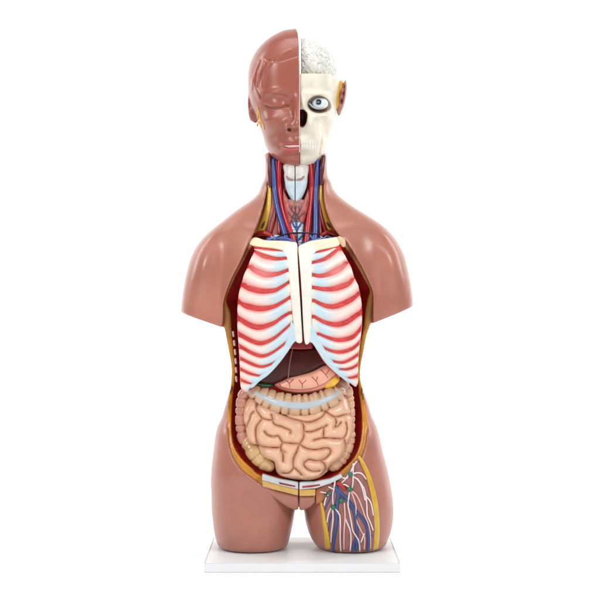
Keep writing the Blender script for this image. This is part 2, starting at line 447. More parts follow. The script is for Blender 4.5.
# ------------------------------------------------------------------ rib cage
def ribdome(X, Z):
    X = np.asarray(X, float); Z = np.asarray(Z, float)
    u = np.clip(np.abs(X) / 84, 0, 1)
    base = 60 * np.sqrt(1 - u * u * .9)
    tz = np.clip((Z - 5) / 62, 0, 1.2)            # leans back towards the neck
    return base - 19 * tz * tz - np.clip((-50 - Z) / 60, 0, 1) * 3
BLUE = np.array([192., 214, 224]); PINK = np.array([236., 218, 208]); WHT = np.array([232., 222, 214]); REDM = np.array([206., 66, 62])
def rib_cage(side, outline, reds, outer_edge, stern, clav, margin, med_x, margin_edge):
    s = side
    def muscle_col(P):
        X, d, Z = P.T
        n = vnoise(X * 1.0, d * .4, Z * 3.0, 3, 4)[:, None]
        t = np.clip((np.abs(X) - 8) / 16, 0, 1)[:, None]
        c = np.array([190., 58, 58]) * (1 - t) + np.array([205., 62, 60]) * t
        return c + n * np.array([14, 14, 12])
    shell = patch('rib_cage_half', outline, ribdome, -13, 0, M_muscle, root, muscle_col, h=1.0, k=3, d0=50)
    nr = len(reds)
    redp = [catmull(np.array(r, float), 6) for r in reds]
    redp = [r[np.argsort(r[:, 0])] for r in redp]
    oe = np.array(outer_edge, float); oe = oe[np.argsort(oe[:, 1])]
    for i in range(nr - 1):
        a, b = redp[i], redp[i + 1]
        # lateral limit from the outline, medial limit from the ends of the red gaps
        if s < 0:
            xm = med_x[i]
            ymid = np.interp(238, a[:, 0], a[:, 1]) * .5 + np.interp(238, b[:, 0], b[:, 1]) * .5
            xl = np.interp(ymid, oe[:, 1], oe[:, 0]) + .3
            xs = np.linspace(xl, xm, 44)
        else:
            xm = med_x[i]
            ymid = np.interp(362, a[:, 0], a[:, 1]) * .5 + np.interp(362, b[:, 0], b[:, 1]) * .5
            xl = np.interp(ymid, oe[:, 1], oe[:, 0]) - .3
            xs = np.linspace(xl, xm, 44)
        t = np.linspace(0, 1, 44)
        def gap(w0, w1, xend):
            tt = np.clip((xs - xl) / (xend - xl), 0, 1.3)
            return np.where(tt < 1, w0 * (1 - tt) + w1 * tt, w1 * np.clip((1.12 - tt) / .12, 0, 1) + .15)
        wscale = [.2, 2.1, 2.6, 2.5, 2.5, 2.5, 1.9, 1.5, 1.2, 1.0, .9, .9, .9]
        xea = a[-1, 0] if s < 0 else a[0, 0]; xeb = b[-1, 0] if s < 0 else b[0, 0]
        wa = gap(wscale[i], wscale[i] * .45, xea); wb = gap(wscale[i + 1], wscale[i + 1] * .45, xeb)
        tp_ = .35 + .65 * np.clip(np.abs(xs - xl) / 9, 0, 1) if i < 5 else 1.0
        wa = wa * tp_; wb = wb * tp_
        top = np.interp(xs, a[:, 0], a[:, 1]) + wa
        bt = np.interp(xs, b[:, 0], b[:, 1]) - wb
        # round lateral and medial ends
        half = np.maximum((bt - top) / 2, .4); mid = (bt + top) / 2
        e0 = np.sqrt(np.clip(1 - (1 - np.clip(np.abs(xs - xl) / 2.5, 0, 1)) ** 2, 0, 1)); half = half * np.maximum(e0, .85)
        nv = 15; vs = np.linspace(-1, 1, nv)
        Vp = []; Cc = []
        mg = np.array(margin_edge, float); mg = mg[np.argsort(mg[:, 1])]
        xm_all = np.interp(mid, mg[:, 1], mg[:, 0])
        for j, x in enumerate(xs):
            py = mid[j] + vs * half[j]
            hh = 3.8 * np.sqrt(np.clip(1 - np.abs(vs) ** 2.4, 0, 1)) * min(1, half[j] / 2.2)
            em = np.clip((1 - t[j]) / .06, 0, 1) * .75 + .25
            lim = np.interp(py, mg[:, 1], mg[:, 0]) + s * 2.0
            lim = np.minimum(lim, xm) if s < 0 else np.maximum(lim, xm)
            lat_ = np.interp(py, oe[:, 1], oe[:, 0]) - s * (.4 + 1.2 * np.abs(vs) ** 3)
            xv = lat_ + t[j] * (lim - lat_)
            o_ = np.argsort(xs); py = np.interp(xv, xs[o_], mid[o_]) + vs * np.interp(xv, xs[o_], half[o_])
            off = hh * em - 1.3
            # lift along depth and outwards a little
            dist = abs(x - 300)
            q = on(ribdome, xv, py, off)
            Vp.append(q)
            w = np.clip((t[j] - .36) / .4, 0, 1); w = w * w * (3 - 2 * w)
            cbase = PINK * (1 - w) + BLUE * w
            mc = np.clip((t[j] - .84) / .12, 0, 1) if i < 6 else 0; cbase = cbase * (1 - mc) + np.array([230., 224, 210]) * mc
            edge = (np.abs(vs) ** 1.9)[:, None] * (1 - w * .72)
            mid_w = np.exp(-((t[j] - .45) / .18) ** 2)
            cc = cbase * (1 - .35 * mid_w) + WHT * .35 * mid_w
            Cc.append(cc[None] * (1 - edge * .85) + np.array([218., 112, 106]) * edge * .85)
        Vp = np.array(Vp); back = Vp.copy(); back[:, :, 1] -= 3.0
        n1 = len(xs)
        V = np.concatenate([Vp.reshape(-1, 3), back.reshape(-1, 3)])
        C_ = np.vstack(Cc); C_ = np.vstack([C_, C_])
        o2 = n1 * nv; Q = []
        for j in range(n1 - 1):
            for k in range(nv - 1):
                a0 = j * nv + k; Q.append((a0, a0 + 1, a0 + nv + 1, a0 + nv)); Q.append((o2 + a0, o2 + a0 + nv, o2 + a0 + nv + 1, o2 + a0 + 1))
            for k, fl in ((0, 1), (nv - 1, 0)):
                a0 = j * nv + k; q = (a0, a0 + nv, o2 + a0 + nv, o2 + a0); Q.append(q if fl else q[::-1])
        for k in range(nv - 1):
            Q.append((k, o2 + k, o2 + k + 1, k + 1)); a0 = (n1 - 1) * nv + k; Q.append((a0, a0 + 1, o2 + a0 + 1, o2 + a0))
        new_mesh('rib', V, np.array(Q), M_bone, shell, C_ + rng.randn(len(C_), 1) * 1.0)
    patch('costal_cartilage', margin, ribdome, -3, 2.1, M_bone, shell, noisecol(BLUE - 2, 4, 6, 8), h=.5, k=1.0, R=4, bev=1.6, d0=50)
    patch('sternum', stern, ribdome, -4, 2.8, M_bone, shell, grad_col((230, 226, 217), (232, 228, 218), 2, -40, 50, 4), h=.5, k=.8, R=4.5, bev=1.6, d0=58)
    patch('clavicle', clav, ribdome, -3, 2.7, M_bone, shell, grad_col((238, 224, 190), (230, 220, 200), 0, -45 * (1), 0, 3) if s < 0 else grad_col((230, 220, 200), (236, 222, 192), 0, 0, 40, 3), h=.5, k=.8, R=4.0, bev=2.0, d0=42)
    return shell

L_out = [(256.5, 242), (249, 243.5), (254, 248), (252, 255), (247.3, 266), (243.5, 275), (239.5, 288), (237.3, 300), (236.8, 315), (237, 330), (238.5, 350), (239.5, 370), (240, 385), (243, 390), (248, 391), (252, 387.5), (258, 381.5), (268, 374),
         (278.5, 363), (286.5, 352), (293, 341), (300, 343), (300, 335), (299, 312), (297.5, 287), (295.6, 262), (295, 247), (290, 243), (277, 241.5)]
L_red = [[(256, 248.5), (266, 249.5), (276, 250.5), (288, 251)],
         [(254, 250.5), (258, 253), (264, 256), (276, 258.7), (287, 258)],
         [(246, 262), (248, 264.7), (254.7, 270), (265.3, 274.7), (277.3, 274), (288, 270)],
         [(240, 284), (249, 288), (260, 291), (273.3, 290.7), (281, 287.3), (289, 282)],
         [(238, 301), (245, 305.5), (260, 308.7), (273.3, 306.7), (282.7, 302), (289.5, 297.5)],
         [(237, 316.5), (249, 324.7), (260, 327.3), (273.3, 323.3), (281, 318), (289, 313)],
         [(238, 333.5), (250.7, 340.5), (261.3, 343.3), (273.3, 338.7), (284, 330), (291, 323.5)],
         [(238, 345), (252, 353), (262.7, 356), (273.3, 352), (286.7, 342)],
         [(239, 357.5), (252, 364), (261.3, 366.7), (269.3, 364.7), (276, 361.3)],
         [(239.5, 368.3), (249.3, 373.3), (258.7, 375.6), (263, 375)],
         [(240, 379.3), (246, 382), (252, 384)],
         [(240, 391), (246, 393), (251, 390.5)]]
L_edge = [(254, 248), (252, 255), (247.3, 266), (243.5, 275), (239.5, 288), (237.3, 300), (236.8, 315), (237, 330), (238.5, 350), (239.5, 370), (240, 385), (241, 391)]
rib_cage(-1, L_out, L_red, L_edge,
    [(283, 241.5), (290, 241.5), (296.9, 242.8), (297.6, 255), (298.6, 275), (300, 297), (301.2, 318), (302.2, 335), (301.7, 342.5), (296, 341.5), (294, 330), (292, 310), (290, 290), (288.5, 270), (286.5, 257), (282.5, 250.5)],
    [(249, 241), (252, 237.8), (257, 237.3), (265, 240), (277, 240.6), (288, 241.2), (293, 243), (293.5, 250), (288, 252.3), (276, 249.3), (260, 247.2), (250, 244.8)],
    [(291.5, 321), (296.5, 330), (299.8, 340), (294.5, 341.8), (287.3, 352.5), (279, 363.5), (269, 374.3), (260, 381), (253, 387.5), (249, 388), (252, 383), (262, 373.5), (272, 364), (280, 353), (286, 341), (289, 330)],
    [289.5, 291, 291.5, 292, 292.8, 293.5, 293, 292, 290, 285, 270],
    [(300, 240), (296, 325), (294, 340), (286.7, 352.7), (278.7, 363.3), (269, 374), (260, 380.7), (252, 387.5), (249, 391.5)])
R_out = [(340.5, 243), (342.7, 250), (346.7, 258), (351.3, 266), (354, 275.3), (358.5, 285), (361.3, 297), (362.6, 310), (362.3, 327), (360.7, 341), (359.3, 354), (358.7, 365), (358.7, 377), (358, 385), (354.5, 386), (349, 383), (340, 376.5),
         (333, 371), (324, 362), (317.3, 351.5), (312, 342.5), (306.5, 343), (305, 330), (303.8, 305), (302.3, 280), (300.8, 262), (300.3, 248), (305, 244), (320, 241), (332, 240)]
R_red = [[(312, 253), (322, 251.5), (334, 247.5)],
         [(312, 262.7), (324, 259.3), (332, 254), (338, 248.5)],
         [(312, 274.7), (320, 276), (329.3, 274), (340, 268.7), (348, 261)],
         [(312, 287.3), (326.7, 289.3), (340, 287.3), (350.7, 282), (354.5, 276)],
         [(314, 300.5), (324, 305.3), (333.3, 306.7), (344, 303.3), (353.3, 298), (360, 292.5)],
         [(314, 316.5), (324, 322), (336, 324.7), (346.7, 322), (356, 315.3), (362.5, 310.5)],
         [(319, 334), (329, 338), (340, 340), (353.3, 336.7), (362, 326.5)],
         [(319, 345), (330.7, 350.7), (341.3, 352), (353.3, 348), (361, 340)],
         [(331, 360.5), (341.3, 362.7), (350.7, 359.3), (359.5, 353)],
         [(341, 369), (346, 369.3), (353.3, 367.3), (359, 363)],
         [(347, 378), (353, 377.3), (359, 375.2)],
         [(349, 386), (354, 388), (358.5, 386.5)]]
R_edge = [(339, 246), (342.7, 250), (346.7, 258), (351.3, 266), (354, 275.3), (358.5, 285), (361.3, 297), (362.6, 310), (362.3, 327), (360.7, 341), (359.3, 354), (358.7, 365), (358.7, 377), (358, 386)]
rib_cage(1, R_out, R_red, R_edge,
    [(298.4, 246.5), (304, 243.2), (312, 241.2), (317, 241), (317, 250), (312.5, 257), (312, 275), (312, 300), (311.5, 322), (311, 336), (309.5, 342.5), (306, 344.5), (304.2, 339), (303, 322), (302, 300), (300.4, 275), (299, 258)],
    [(302, 246), (306, 242.6), (314, 240.3), (327, 238.3), (338, 236.8), (341, 240), (339.5, 245), (334, 247.5), (320, 250.5), (311, 253.5), (304, 252)],
    [(309.5, 321), (307, 332), (308, 341), (312.2, 343), (317.5, 351), (324.3, 361.5), (333.5, 371), (340, 376.5), (349, 383), (352, 382), (344, 374), (336, 365), (328, 354), (321, 342), (315, 330)],
    [310, 309, 309, 309, 309.3, 310, 311, 312, 314, 318, 330],
    [(300, 240), (309, 325), (312, 342), (317.3, 351.3), (324, 362), (333.3, 371.3), (340, 376.7), (349, 383), (355, 386.5)])
# bulb at the outer end of the right clavicle
tube([(path_on(ribdome, [(339.5, 238.5), (342, 241), (343.5, 245)], 2), [2.6, 3.2, 2.4], (216, 186, 150))], 'clavicle_end', M_bone, root)

# dark interior behind the gaps
def flat(v): return lambda X, Z: np.full(np.shape(X), float(v))
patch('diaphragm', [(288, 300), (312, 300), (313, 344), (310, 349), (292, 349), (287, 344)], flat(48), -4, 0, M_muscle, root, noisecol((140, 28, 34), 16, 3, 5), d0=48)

# ------------------------------------------------------------------ abdominal organs
def dome(cx, cy, rx, ry, d0, h, p=1.0):
    x, _, z = U(cx, cy, d0)
    def f(X, Z):
        q = np.clip(1 - ((np.asarray(X, float) - x) / rx) ** 2 - ((np.asarray(Z, float) - z) / ry) ** 2, 0, 1)
        return d0 + h * np.sqrt(q) ** p
    return f
livd = dome(296, 362, 62, 40, 30, 17)
liver = patch('liver', [(250, 350), (270, 344), (300, 346.5), (325, 344), (340, 352), (334, 367), (323, 369), (313, 374.5), (303, 379.5), (294, 381), (288, 380), (280, 385), (270, 388), (258, 386), (249, 378)], livd, -14, 0, M_liver, root,
      noisecol((66, 19, 15), 9, 8, 3), R=6, d0=44, h=.9)
tube([(path_on(livd, [(292.5, 349), (290.5, 358), (289, 368), (288.3, 378)], .2), .7, (120, 84, 84))], 'falciform_ligament', M_organ, liver)
gb = dome(264, 385, 14, 8, 38, 6)
patch('gallbladder', [(256, 383.5), (262, 382.8), (270, 383.5), (274, 385.5), (270, 387.8), (262, 387.5)], gb, -6, 0, M_organ, root, noisecol((38, 92, 62), 8, 3, 2), R=3, d0=42, h=.5)
std = dome(303, 372, 52, 30, 38, 12)
def st_bump(X, Z, g):
    ln = sdline(catmull(U2([(272, 383), (282, 388), (296, 390.3), (310, 389.5), (322, 385.5), (330, 380), (337, 374)], 48), 5), X, Z)
    return -1.1 * np.exp(-(ln / .8) ** 2)
def st_col(P):
    ln = sdline(catmull(U2([(272, 383), (282, 388), (296, 390.3), (310, 389.5), (322, 385.5), (330, 380), (337, 374)], 48), 5), P[:, 0].astype(f32), P[:, 2].astype(f32))[:, None]
    c = np.array([226., 166, 140]) + vnoise(P[:, 0], P[:, 1], P[:, 2], 5, 6)[:, None] * 6
    c = c * (1 - np.exp(-(ln / .8) ** 2) * .55) + np.array([176, 60, 58.]) * np.exp(-(ln / .8) ** 2) * .55
    return c
stomach = patch('stomach', [(273, 384.5), (281, 381), (289, 377), (300, 374), (312, 371), (324, 365), (331, 366), (338, 372), (340, 379), (334, 385), (324, 390.3), (314, 393.5), (300, 395), (288, 393.4), (279, 390)], std, -14, 0, M_organ, root, st_col, R=5, d0=47, h=.6, bump=st_bump)
vv = []
for p in [[(285.5, 380), (289, 383), (290, 387.5)], [(293, 379.5), (289.2, 383.5)], [(299, 380), (302, 384), (302.3, 388)], [(306, 380.3), (302.2, 384)], [(312, 377), (316, 381), (318.5, 385.5)], [(317.5, 377), (316.3, 381)],
          [(321, 370), (325, 374), (328, 378)], [(328.5, 370.5), (326, 374.5)], [(278, 383), (281, 386)]]:
    q = path_on(std, p, -.15); vv.append((q, np.linspace(.55, .4, len(q)), (168, 52, 56)))
tube(vv, 'stomach_vein', M_vessel, stomach, 6)
patch('omentum', [(324, 385.5), (329, 381), (335, 375.5), (340, 379.5), (336, 385.5), (330, 388.6), (325, 388.8)], lambda X, Z: std(X, Z) + 0, -5, 1.4, M_organ, root, noisecol((226, 172, 46), 8, 3, 7), R=2.5, d0=46, h=.5)

# transverse colon
col_c = np.array([(250, 390.5), (257, 393), (266, 397.5), (276, 401.7), (287, 404), (298, 405), (310, 404.2), (321, 401.2), (331, 396.5), (338.5, 391), (342.5, 386)], float)
col_w = np.array([6, 8, 9.6, 10.6, 10.6, 10.5, 10.5, 10.4, 10.2, 9.2, 7])
def colon(name, cl, w, dep, flatz, nh, colr, parent, taenia=None, amp=1.3, h=.6, dk=None, phase=0., stag=.13):
    c = catmull(cl, 6); ww = np.interp(np.linspace(0, 1, len(c)), np.linspace(0, 1, len(w)), w)
    dd = np.interp(np.linspace(0, 1, len(c)), np.linspace(0, 1, len(dep)), dep)
    X, _, Z = U(c[:, 0], c[:, 1], dd); C3 = np.stack([X, dd, Z], 1)
    L = np.concatenate([[0], np.cumsum(np.linalg.norm(np.diff(C3, axis=0), axis=1))])
    G = Grid(X.min() + 300 - 16, X.max() + 300 + 16, 300 - Z.max() - 16, 300 - Z.min() + 16, dd.min() - 14, dd.max() + 16, h)
    # nearest point on the centre line, in the plane
    best = np.full(G.X2.shape, 1e9, f32); s_at = np.zeros(G.X2.shape, f32); r_at = np.zeros(G.X2.shape, f32); d_at = np.zeros(G.X2.shape, f32); sgn = np.zeros(G.X2.shape, f32)
    for i in range(len(C3) - 1):
        a = C3[i, [0, 2]]; e = C3[i + 1, [0, 2]] - a; LL = e @ e + 1e-9
        t = np.clip(((G.X2 - a[0]) * e[0] + (G.Z2 - a[1]) * e[1]) / LL, 0, 1)
        dx = G.X2 - a[0] - t * e[0]; dz = G.Z2 - a[1] - t * e[1]; q = dx * dx + dz * dz; m = q < best
        best = np.where(m, q, best); s_at = np.where(m, L[i] + t * (L[i + 1] - L[i]), s_at); r_at = np.where(m, ww[i] + t * (ww[i + 1] - ww[i]), r_at)
        d_at = np.where(m, dd[i] + t * (dd[i + 1] - dd[i]), d_at); sgn = np.where(m, np.sign(dx * e[1] - dz * e[0]), sgn)
    rad = np.sqrt(best); lat = rad * sgn
    ph = s_at / L[-1] * nh + phase + .16 * np.sin(s_at * .33 + phase) + .1 * np.sin(s_at * .71) + stag * np.sign(lat)
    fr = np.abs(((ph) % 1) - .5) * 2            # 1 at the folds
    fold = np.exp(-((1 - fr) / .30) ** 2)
    side_w = np.clip((np.abs(lat) - 1.5) / 3, 0, 1) if taenia is not None else 1.0
    rr = r_at - fold * amp * side_w
    Fc = (np.sqrt(G.s3(best) / (G.s3(rr) ** 2) + ((G.D - G.s3(d_at)) / (G.s3(rr) * flatz)) ** 2) - 1) * G.s3(rr) * min(1, flatz)
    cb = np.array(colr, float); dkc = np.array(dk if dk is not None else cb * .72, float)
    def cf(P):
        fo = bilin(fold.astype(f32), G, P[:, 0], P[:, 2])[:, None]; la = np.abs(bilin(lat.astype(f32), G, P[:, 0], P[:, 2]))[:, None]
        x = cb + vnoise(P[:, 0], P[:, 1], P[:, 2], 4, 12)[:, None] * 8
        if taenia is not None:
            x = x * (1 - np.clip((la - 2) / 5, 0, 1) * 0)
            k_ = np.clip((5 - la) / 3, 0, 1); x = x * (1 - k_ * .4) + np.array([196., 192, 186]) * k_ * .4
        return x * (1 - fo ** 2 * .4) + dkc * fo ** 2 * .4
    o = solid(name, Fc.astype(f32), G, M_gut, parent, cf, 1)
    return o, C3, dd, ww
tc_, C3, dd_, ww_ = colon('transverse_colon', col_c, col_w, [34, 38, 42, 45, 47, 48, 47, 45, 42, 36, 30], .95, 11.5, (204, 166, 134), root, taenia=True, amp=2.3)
tp = C3.copy(); nrm = ww_ * .95
tpts = []
for i in range(4, len(tp) - 5):
    tpts.append(tp[i] + np.array([0, nrm[i] - .9, -.2]))
tpts = np.array(tpts); tt = np.linspace(0, 1, len(tpts))
tpts[:, 1] -= 1.4
tube([(tpts, 1.4 + 2.2 * np.sin(np.pi * tt) ** .5, (180, 190, 196))], 'taenia', M_gut, tc_, 14)
asc, *_ = colon('ascending_colon', np.array([(246, 391), (242, 397), (241, 407), (240.5, 418), (241, 428), (243, 437), (247, 444)], float), [5, 5.2, 5.3, 5.3, 5.3, 6, 6], [32, 32, 32, 32, 32, 33, 34], .9, 6.5, (190, 132, 110), root, amp=1.4, stag=0)
colon('cecum', np.array([(247, 441.5), (250, 447), (256, 455), (263, 462), (269, 466)], float), [6, 7.3, 8, 7.8, 5.8], [34, 36, 38, 38, 37], .9, 3.4, (206, 168, 118), root, amp=1.1, phase=.35, stag=0, h=.45)
colon('descending_colon', np.array([(341, 384), (346, 388), (349, 396), (350.5, 410), (350.5, 425), (350.5, 437), (347, 450), (341, 460), (333, 467)], float), [5, 5.5, 4.8, 4.4, 4.6, 4.9, 5.2, 5.6, 5.4], [28, 30, 28, 30, 33, 35, 37, 38, 38], .9, 13, (214, 166, 136), root, amp=1.0, stag=0)

# small intestine: one coiled mass, the folds follow the furrows of the model
si_out = [(250, 396.7), (255, 399), (259, 402), (264, 404), (270, 406), (276, 409), (281, 411), (289, 411.5), (297, 412.5), (308, 412), (317, 409.5), (325.5, 407), (334, 403), (340, 397.5), (345, 395.5), (349, 400), (350.5, 408), (352.5, 416), (353.2, 425),
          (353, 437), (351, 444), (349.5, 452), (346.5, 459), (342, 464), (337, 467.5), (331, 471), (326, 475), (321, 479), (315, 481.3), (308, 482.3), (297, 481.5), (288, 480), (280, 477.5), (276, 473), (275, 467), (273.2, 462.3), (265, 459), (260, 454),
          (257.5, 447), (251.5, 445), (247.3, 440), (245.5, 433), (244.5, 427), (242.7, 421), (242.5, 411), (244, 403.5), (246.3, 399)]
fur = [[(259, 402), (256.7, 406), (256, 410), (259, 415), (262.5, 418.7), (268.3, 420.3), (272, 420.5)],
 [(262.5, 418.7), (257.5, 425), (255.8, 429), (255.5, 436), (257, 443), (258, 446.7)],
 [(254, 412), (250.8, 415), (249, 421), (246, 427)],
 [(271.5, 415), (272.3, 419), (273, 422.7), (275.7, 425.3), (281, 426.7), (286, 428.7), (290.3, 430.7), (290.3, 433.3)],
 [(300, 421), (303, 424), (304, 431), (303.3, 438), (299.6, 444)],
 [(264.5, 432), (268, 435.5), (274, 436.8), (278, 436), (280.3, 439), (283, 442.3), (290, 443.4), (299.5, 444)],
 [(258.3, 445.8), (262, 447), (268, 447.6), (276.7, 448), (280.8, 447.2)],
 [(283, 442.5), (281, 446), (281, 450), (284.5, 452.3)],
 [(281, 450), (283, 455), (283, 462)],
 [(299.3, 444), (297, 451), (294, 457.5), (293, 463.3), (293.3, 468.3), (291, 471.7), (287.5, 474), (282.5, 474)],
 [(293.5, 467.5), (299, 472.5), (302, 475.8)],
 [(299.6, 444.5), (305.8, 448.3), (312.5, 449.8), (318.3, 449.6), (325, 448.3), (329, 448.8), (331, 451.2)],
 [(331, 451), (330, 454), (326, 458.3), (321, 460.8), (315, 461), (309, 459.5)],
 [(309, 459.5), (304.2, 463), (304.5, 466.5), (308.3, 470), (313.3, 472), (320, 471.7)],
 [(319.5, 461), (324, 464), (325.8, 468.3), (325, 471.7), (322.5, 475)],
 [(314, 440.3), (319, 439), (323, 438.3), (330, 438.6), (338, 439.2), (343, 439), (346.2, 435), (347.3, 429), (346.3, 423)],
 [(300, 421), (308, 422.5), (316, 420.5), (322, 417), (325, 413), (325.5, 408)],
 [(279.5, 411.5), (286.7, 416.7), (292, 419), (300, 421)],
 [(303.5, 431.5), (311, 432), (319, 429.3), (323.5, 428), (323.3, 438)],
 [(325.5, 412), (330, 415), (335, 417.5), (340, 416.8), (345, 415.5), (352, 415.5)],
 [(335, 417.5), (336.5, 423), (335, 427.5), (338.5, 426.3), (341, 423)],
 [(323.5, 428), (327, 425.5)],
 [(344.5, 440), (346, 448), (345.5, 454), (342.5, 459), (337.5, 462.5), (333, 465), (330.5, 468), (328.5, 471.5)],
 [(352, 440), (349, 443), (346, 446.5)]]
GS = Grid(236, 360, 384, 492, 18, 72, .62)
sid = dome(298, 436, 66, 58, 30, 25)
d0s = 52
gS = sdpoly(catmull(U2(si_out, d0s), 3, True), GS.X2, GS.Z2)
lineD = np.full(GS.X2.shape, 99, f32)
for f_ in fur: lineD = np.minimum(lineD, sdline(catmull(U2(f_, d0s), 4), GS.X2, GS.Z2))
lineD = np.sqrt(blur(lineD ** 2, .7)) if False else lineD
hprof = 5.6 * np.sqrt(np.clip(1 - (1 - np.clip(lineD / 5.6, 0, 1)) ** 2, 0, 1))
hprof = blur(hprof.astype(f32), .6)
eprof = 9 * np.sqrt(np.clip(1 - (1 - np.clip(-gS / 9, 0, 1)) ** 2, 0, 1))
topS = sid(GS.X2, GS.Z2).astype(f32) - (5.6 - hprof) * 1.4 - (9 - eprof)
topS += .5 * vnoise(GS.X2, 0 * GS.X2, GS.Z2, 9, 21)
Fs = smax(smax(GS.s3(gS), GS.D - GS.s3(topS.astype(f32)), .8), f32(22) - GS.D, 1)
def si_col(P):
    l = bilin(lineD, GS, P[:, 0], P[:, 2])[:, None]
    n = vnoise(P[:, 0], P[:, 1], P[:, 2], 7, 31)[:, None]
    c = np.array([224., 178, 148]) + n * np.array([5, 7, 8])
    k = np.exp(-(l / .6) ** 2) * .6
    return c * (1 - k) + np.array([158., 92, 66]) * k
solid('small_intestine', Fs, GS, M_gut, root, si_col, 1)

# ------------------------------------------------------------------ pubic block and groin
pubd = flat(52)
def frb(X, Z): return front(X, Z)
def pub(X, Z): return np.maximum(front(X, Z), 49) + .5
pl = patch('pubic_bone', [(262.3, 474), (280, 479.5), (298.2, 482.8), (298.2, 489.5), (280, 485.5), (262, 480)], pub, -9, 2.4, M_bone, root, noisecol((192, 196, 200), 7, 4, 1), smooth=False, h=.6, k=.8, d0=52)
patch('marrow_slot', [(279, 482), (288, 484), (295.5, 485.6), (295.5, 487.2), (288, 486), (279, 484)], pub, 1.2, 2.8, M_muscle, pl, noisecol((132, 34, 40), 10, 2, 1), smooth=False, h=.4, k=.4, d0=52)
patch('fat_layer', [(262, 480), (280, 485.5), (298.2, 489.5), (298.2, 496), (280, 491.5), (262.5, 486.5)], pub, -9, 1.7, M_organ, pl, noisecol((200, 158, 88), 8, 3, 3), smooth=False, h=.6, k=.8, d0=52)
pr = patch('pubic_bone', [(299.4, 482.8), (315, 482.3), (330, 479), (341, 473.8), (343, 477), (331, 483.3), (316, 488.5), (299.4, 489.8)], pub, -9, 2.4, M_bone, root, noisecol((198, 200, 201), 7, 4, 1), smooth=False, h=.6, k=.8, d0=52)
patch('marrow_slot', [(302, 486), (312, 485), (320, 484), (320, 485.7), (312, 487.3), (302, 488)], pub, 1.2, 2.8, M_muscle, pr, noisecol((150, 44, 44), 10, 2, 1), smooth=False, h=.4, k=.4, d0=52)
patch('fat_layer', [(299.4, 489.8), (315.5, 489.3), (315.5, 496), (299.4, 496.3)], pub, -9, 1.7, M_organ, pr, noisecol((208, 160, 88), 8, 3, 3), smooth=False, h=.6, k=.8, d0=52)
grd = lambda X, Z: np.maximum(front(X, Z), 47) - 1 - np.clip((-Z - 190) / 12, 0, 1.3) ** 2 * 3
SK = (166, 106, 89)
patch('groin_skin', [(262.5, 486.7), (280, 491.7), (298.2, 496), (298.4, 510.5), (295, 511.3), (288, 508.5), (281, 503.5), (272, 496.5), (265, 492)], grd, -14, 1.6, M_skin, root, noisecol(SK, 4, 6, 2), smooth=False, h=.7, k=2.0, d0=50)
patch('groin_skin', [(299.3, 496), (315.3, 495.8), (315, 503), (310.5, 508), (305, 511), (301, 511.5), (299.3, 510.5)], grd, -14, 1.6, M_skin, root, noisecol(SK, 4, 6, 2), smooth=False, h=.7, k=2.0, d0=50)
patch('groin_muscle', [(315.6, 489.3), (324, 486), (332, 482), (331, 489), (326, 498), (322, 503), (316, 505)], grd, -12, .9, M_muscle, root, grad_col((172, 100, 56), (140, 88, 76), 0, 16, 30, 8), smooth=False, h=.6, k=1.0, d0=50)

# ------------------------------------------------------------------ thigh dissection
thf = lambda X, Z: front(X, Z)
pan = patch('thigh_muscle', [(357.5, 458), (364, 473), (369.5, 490), (373, 505), (375, 520), (375.5, 535), (374, 551.5), (350, 553.8), (329, 553), (327, 538), (325, 520), (322, 503), (326, 495), (331, 486), (343, 475), (351, 466)], thf, -3, 1.0, M_muscle, root,
            lambda P: np.array([150., 92, 86]) + vnoise(P[:, 0] * 2.5, P[:, 1], P[:, 2] * .7, 4, 3)[:, None] * np.array([9, 8, 8]), smooth=False, h=.8, k=1.0, d0=46)
def strip(name, cl, w, hi, colr, parent, mat=M_organ, surf=thf, n=7):
    c = catmull(np.array(cl, float), 5); ww = np.interp(np.linspace(0, 1, len(c)), np.linspace(0, 1, len(w)), w)
    T = np.gradient(c, axis=0); T /= np.linalg.norm(T, axis=1)[:, None]; Nn = np.stack([-T[:, 1], T[:, 0]], 1)
    vs = np.linspace(-1, 1, n); V = []; 
    for i in range(len(c)):
        p = c[i] + Nn[i] * (vs * ww[i])[:, None]
        q = on(surf, p[:, 0], p[:, 1], 0); q[:, 1] += hi * (1 - np.abs(vs) ** 4); V.append(q)
    V = np.array(V); Bk = V.copy(); Bk[:, :, 1] -= hi + 1.5
    n1 = len(c); P = np.concatenate([V.reshape(-1, 3), Bk.reshape(-1, 3)]); o2 = n1 * n; Q = []
    for j in range(n1 - 1):
        for k in range(n - 1):
            a0 = j * n + k; Q.append((a0, a0 + 1, a0 + n + 1, a0 + n)); Q.append((o2 + a0, o2 + a0 + n, o2 + a0 + n + 1, o2 + a0 + 1))
        a0 = j * n; Q.append((a0, a0 + n, o2 + a0 + n, o2 + a0)); a0 = j * n + n - 1; Q.append((a0, o2 + a0, o2 + a0 + n, a0 + n))
    for k in range(n - 1):
        Q.append((k, o2 + k, o2 + k + 1, k + 1)); a0 = (n1 - 1) * n + k; Q.append((a0, a0 + 1, o2 + a0 + 1, o2 + a0))
    cc = np.array(colr, float) + vnoise(P[:, 0], P[:, 1], P[:, 2], 4, 17)[:, None] * 9
    return new_mesh(name, P, np.array(Q), mat, parent, cc)
strip('fat_border', [(358.5, 456), (363, 464), (367.5, 474), (371.5, 487), (374.3, 500), (376.2, 515), (376.8, 530), (376, 543), (374.8, 551.5)], [1.4, 2.1, 2.4, 2.8, 3, 3, 3, 3, 2.9], 1.8, (208, 164, 48), pan)
strip('fat_border', [(320.5, 500.5), (322.5, 510), (324, 520), (326, 532), (327.5, 542), (328.5, 553)], [1.2, 2.0, 2.4, 2.8, 3.1, 3.3], 1.8, (212, 170, 52), pan)
BLU = (48, 66, 118); PUR = (70, 60, 130)
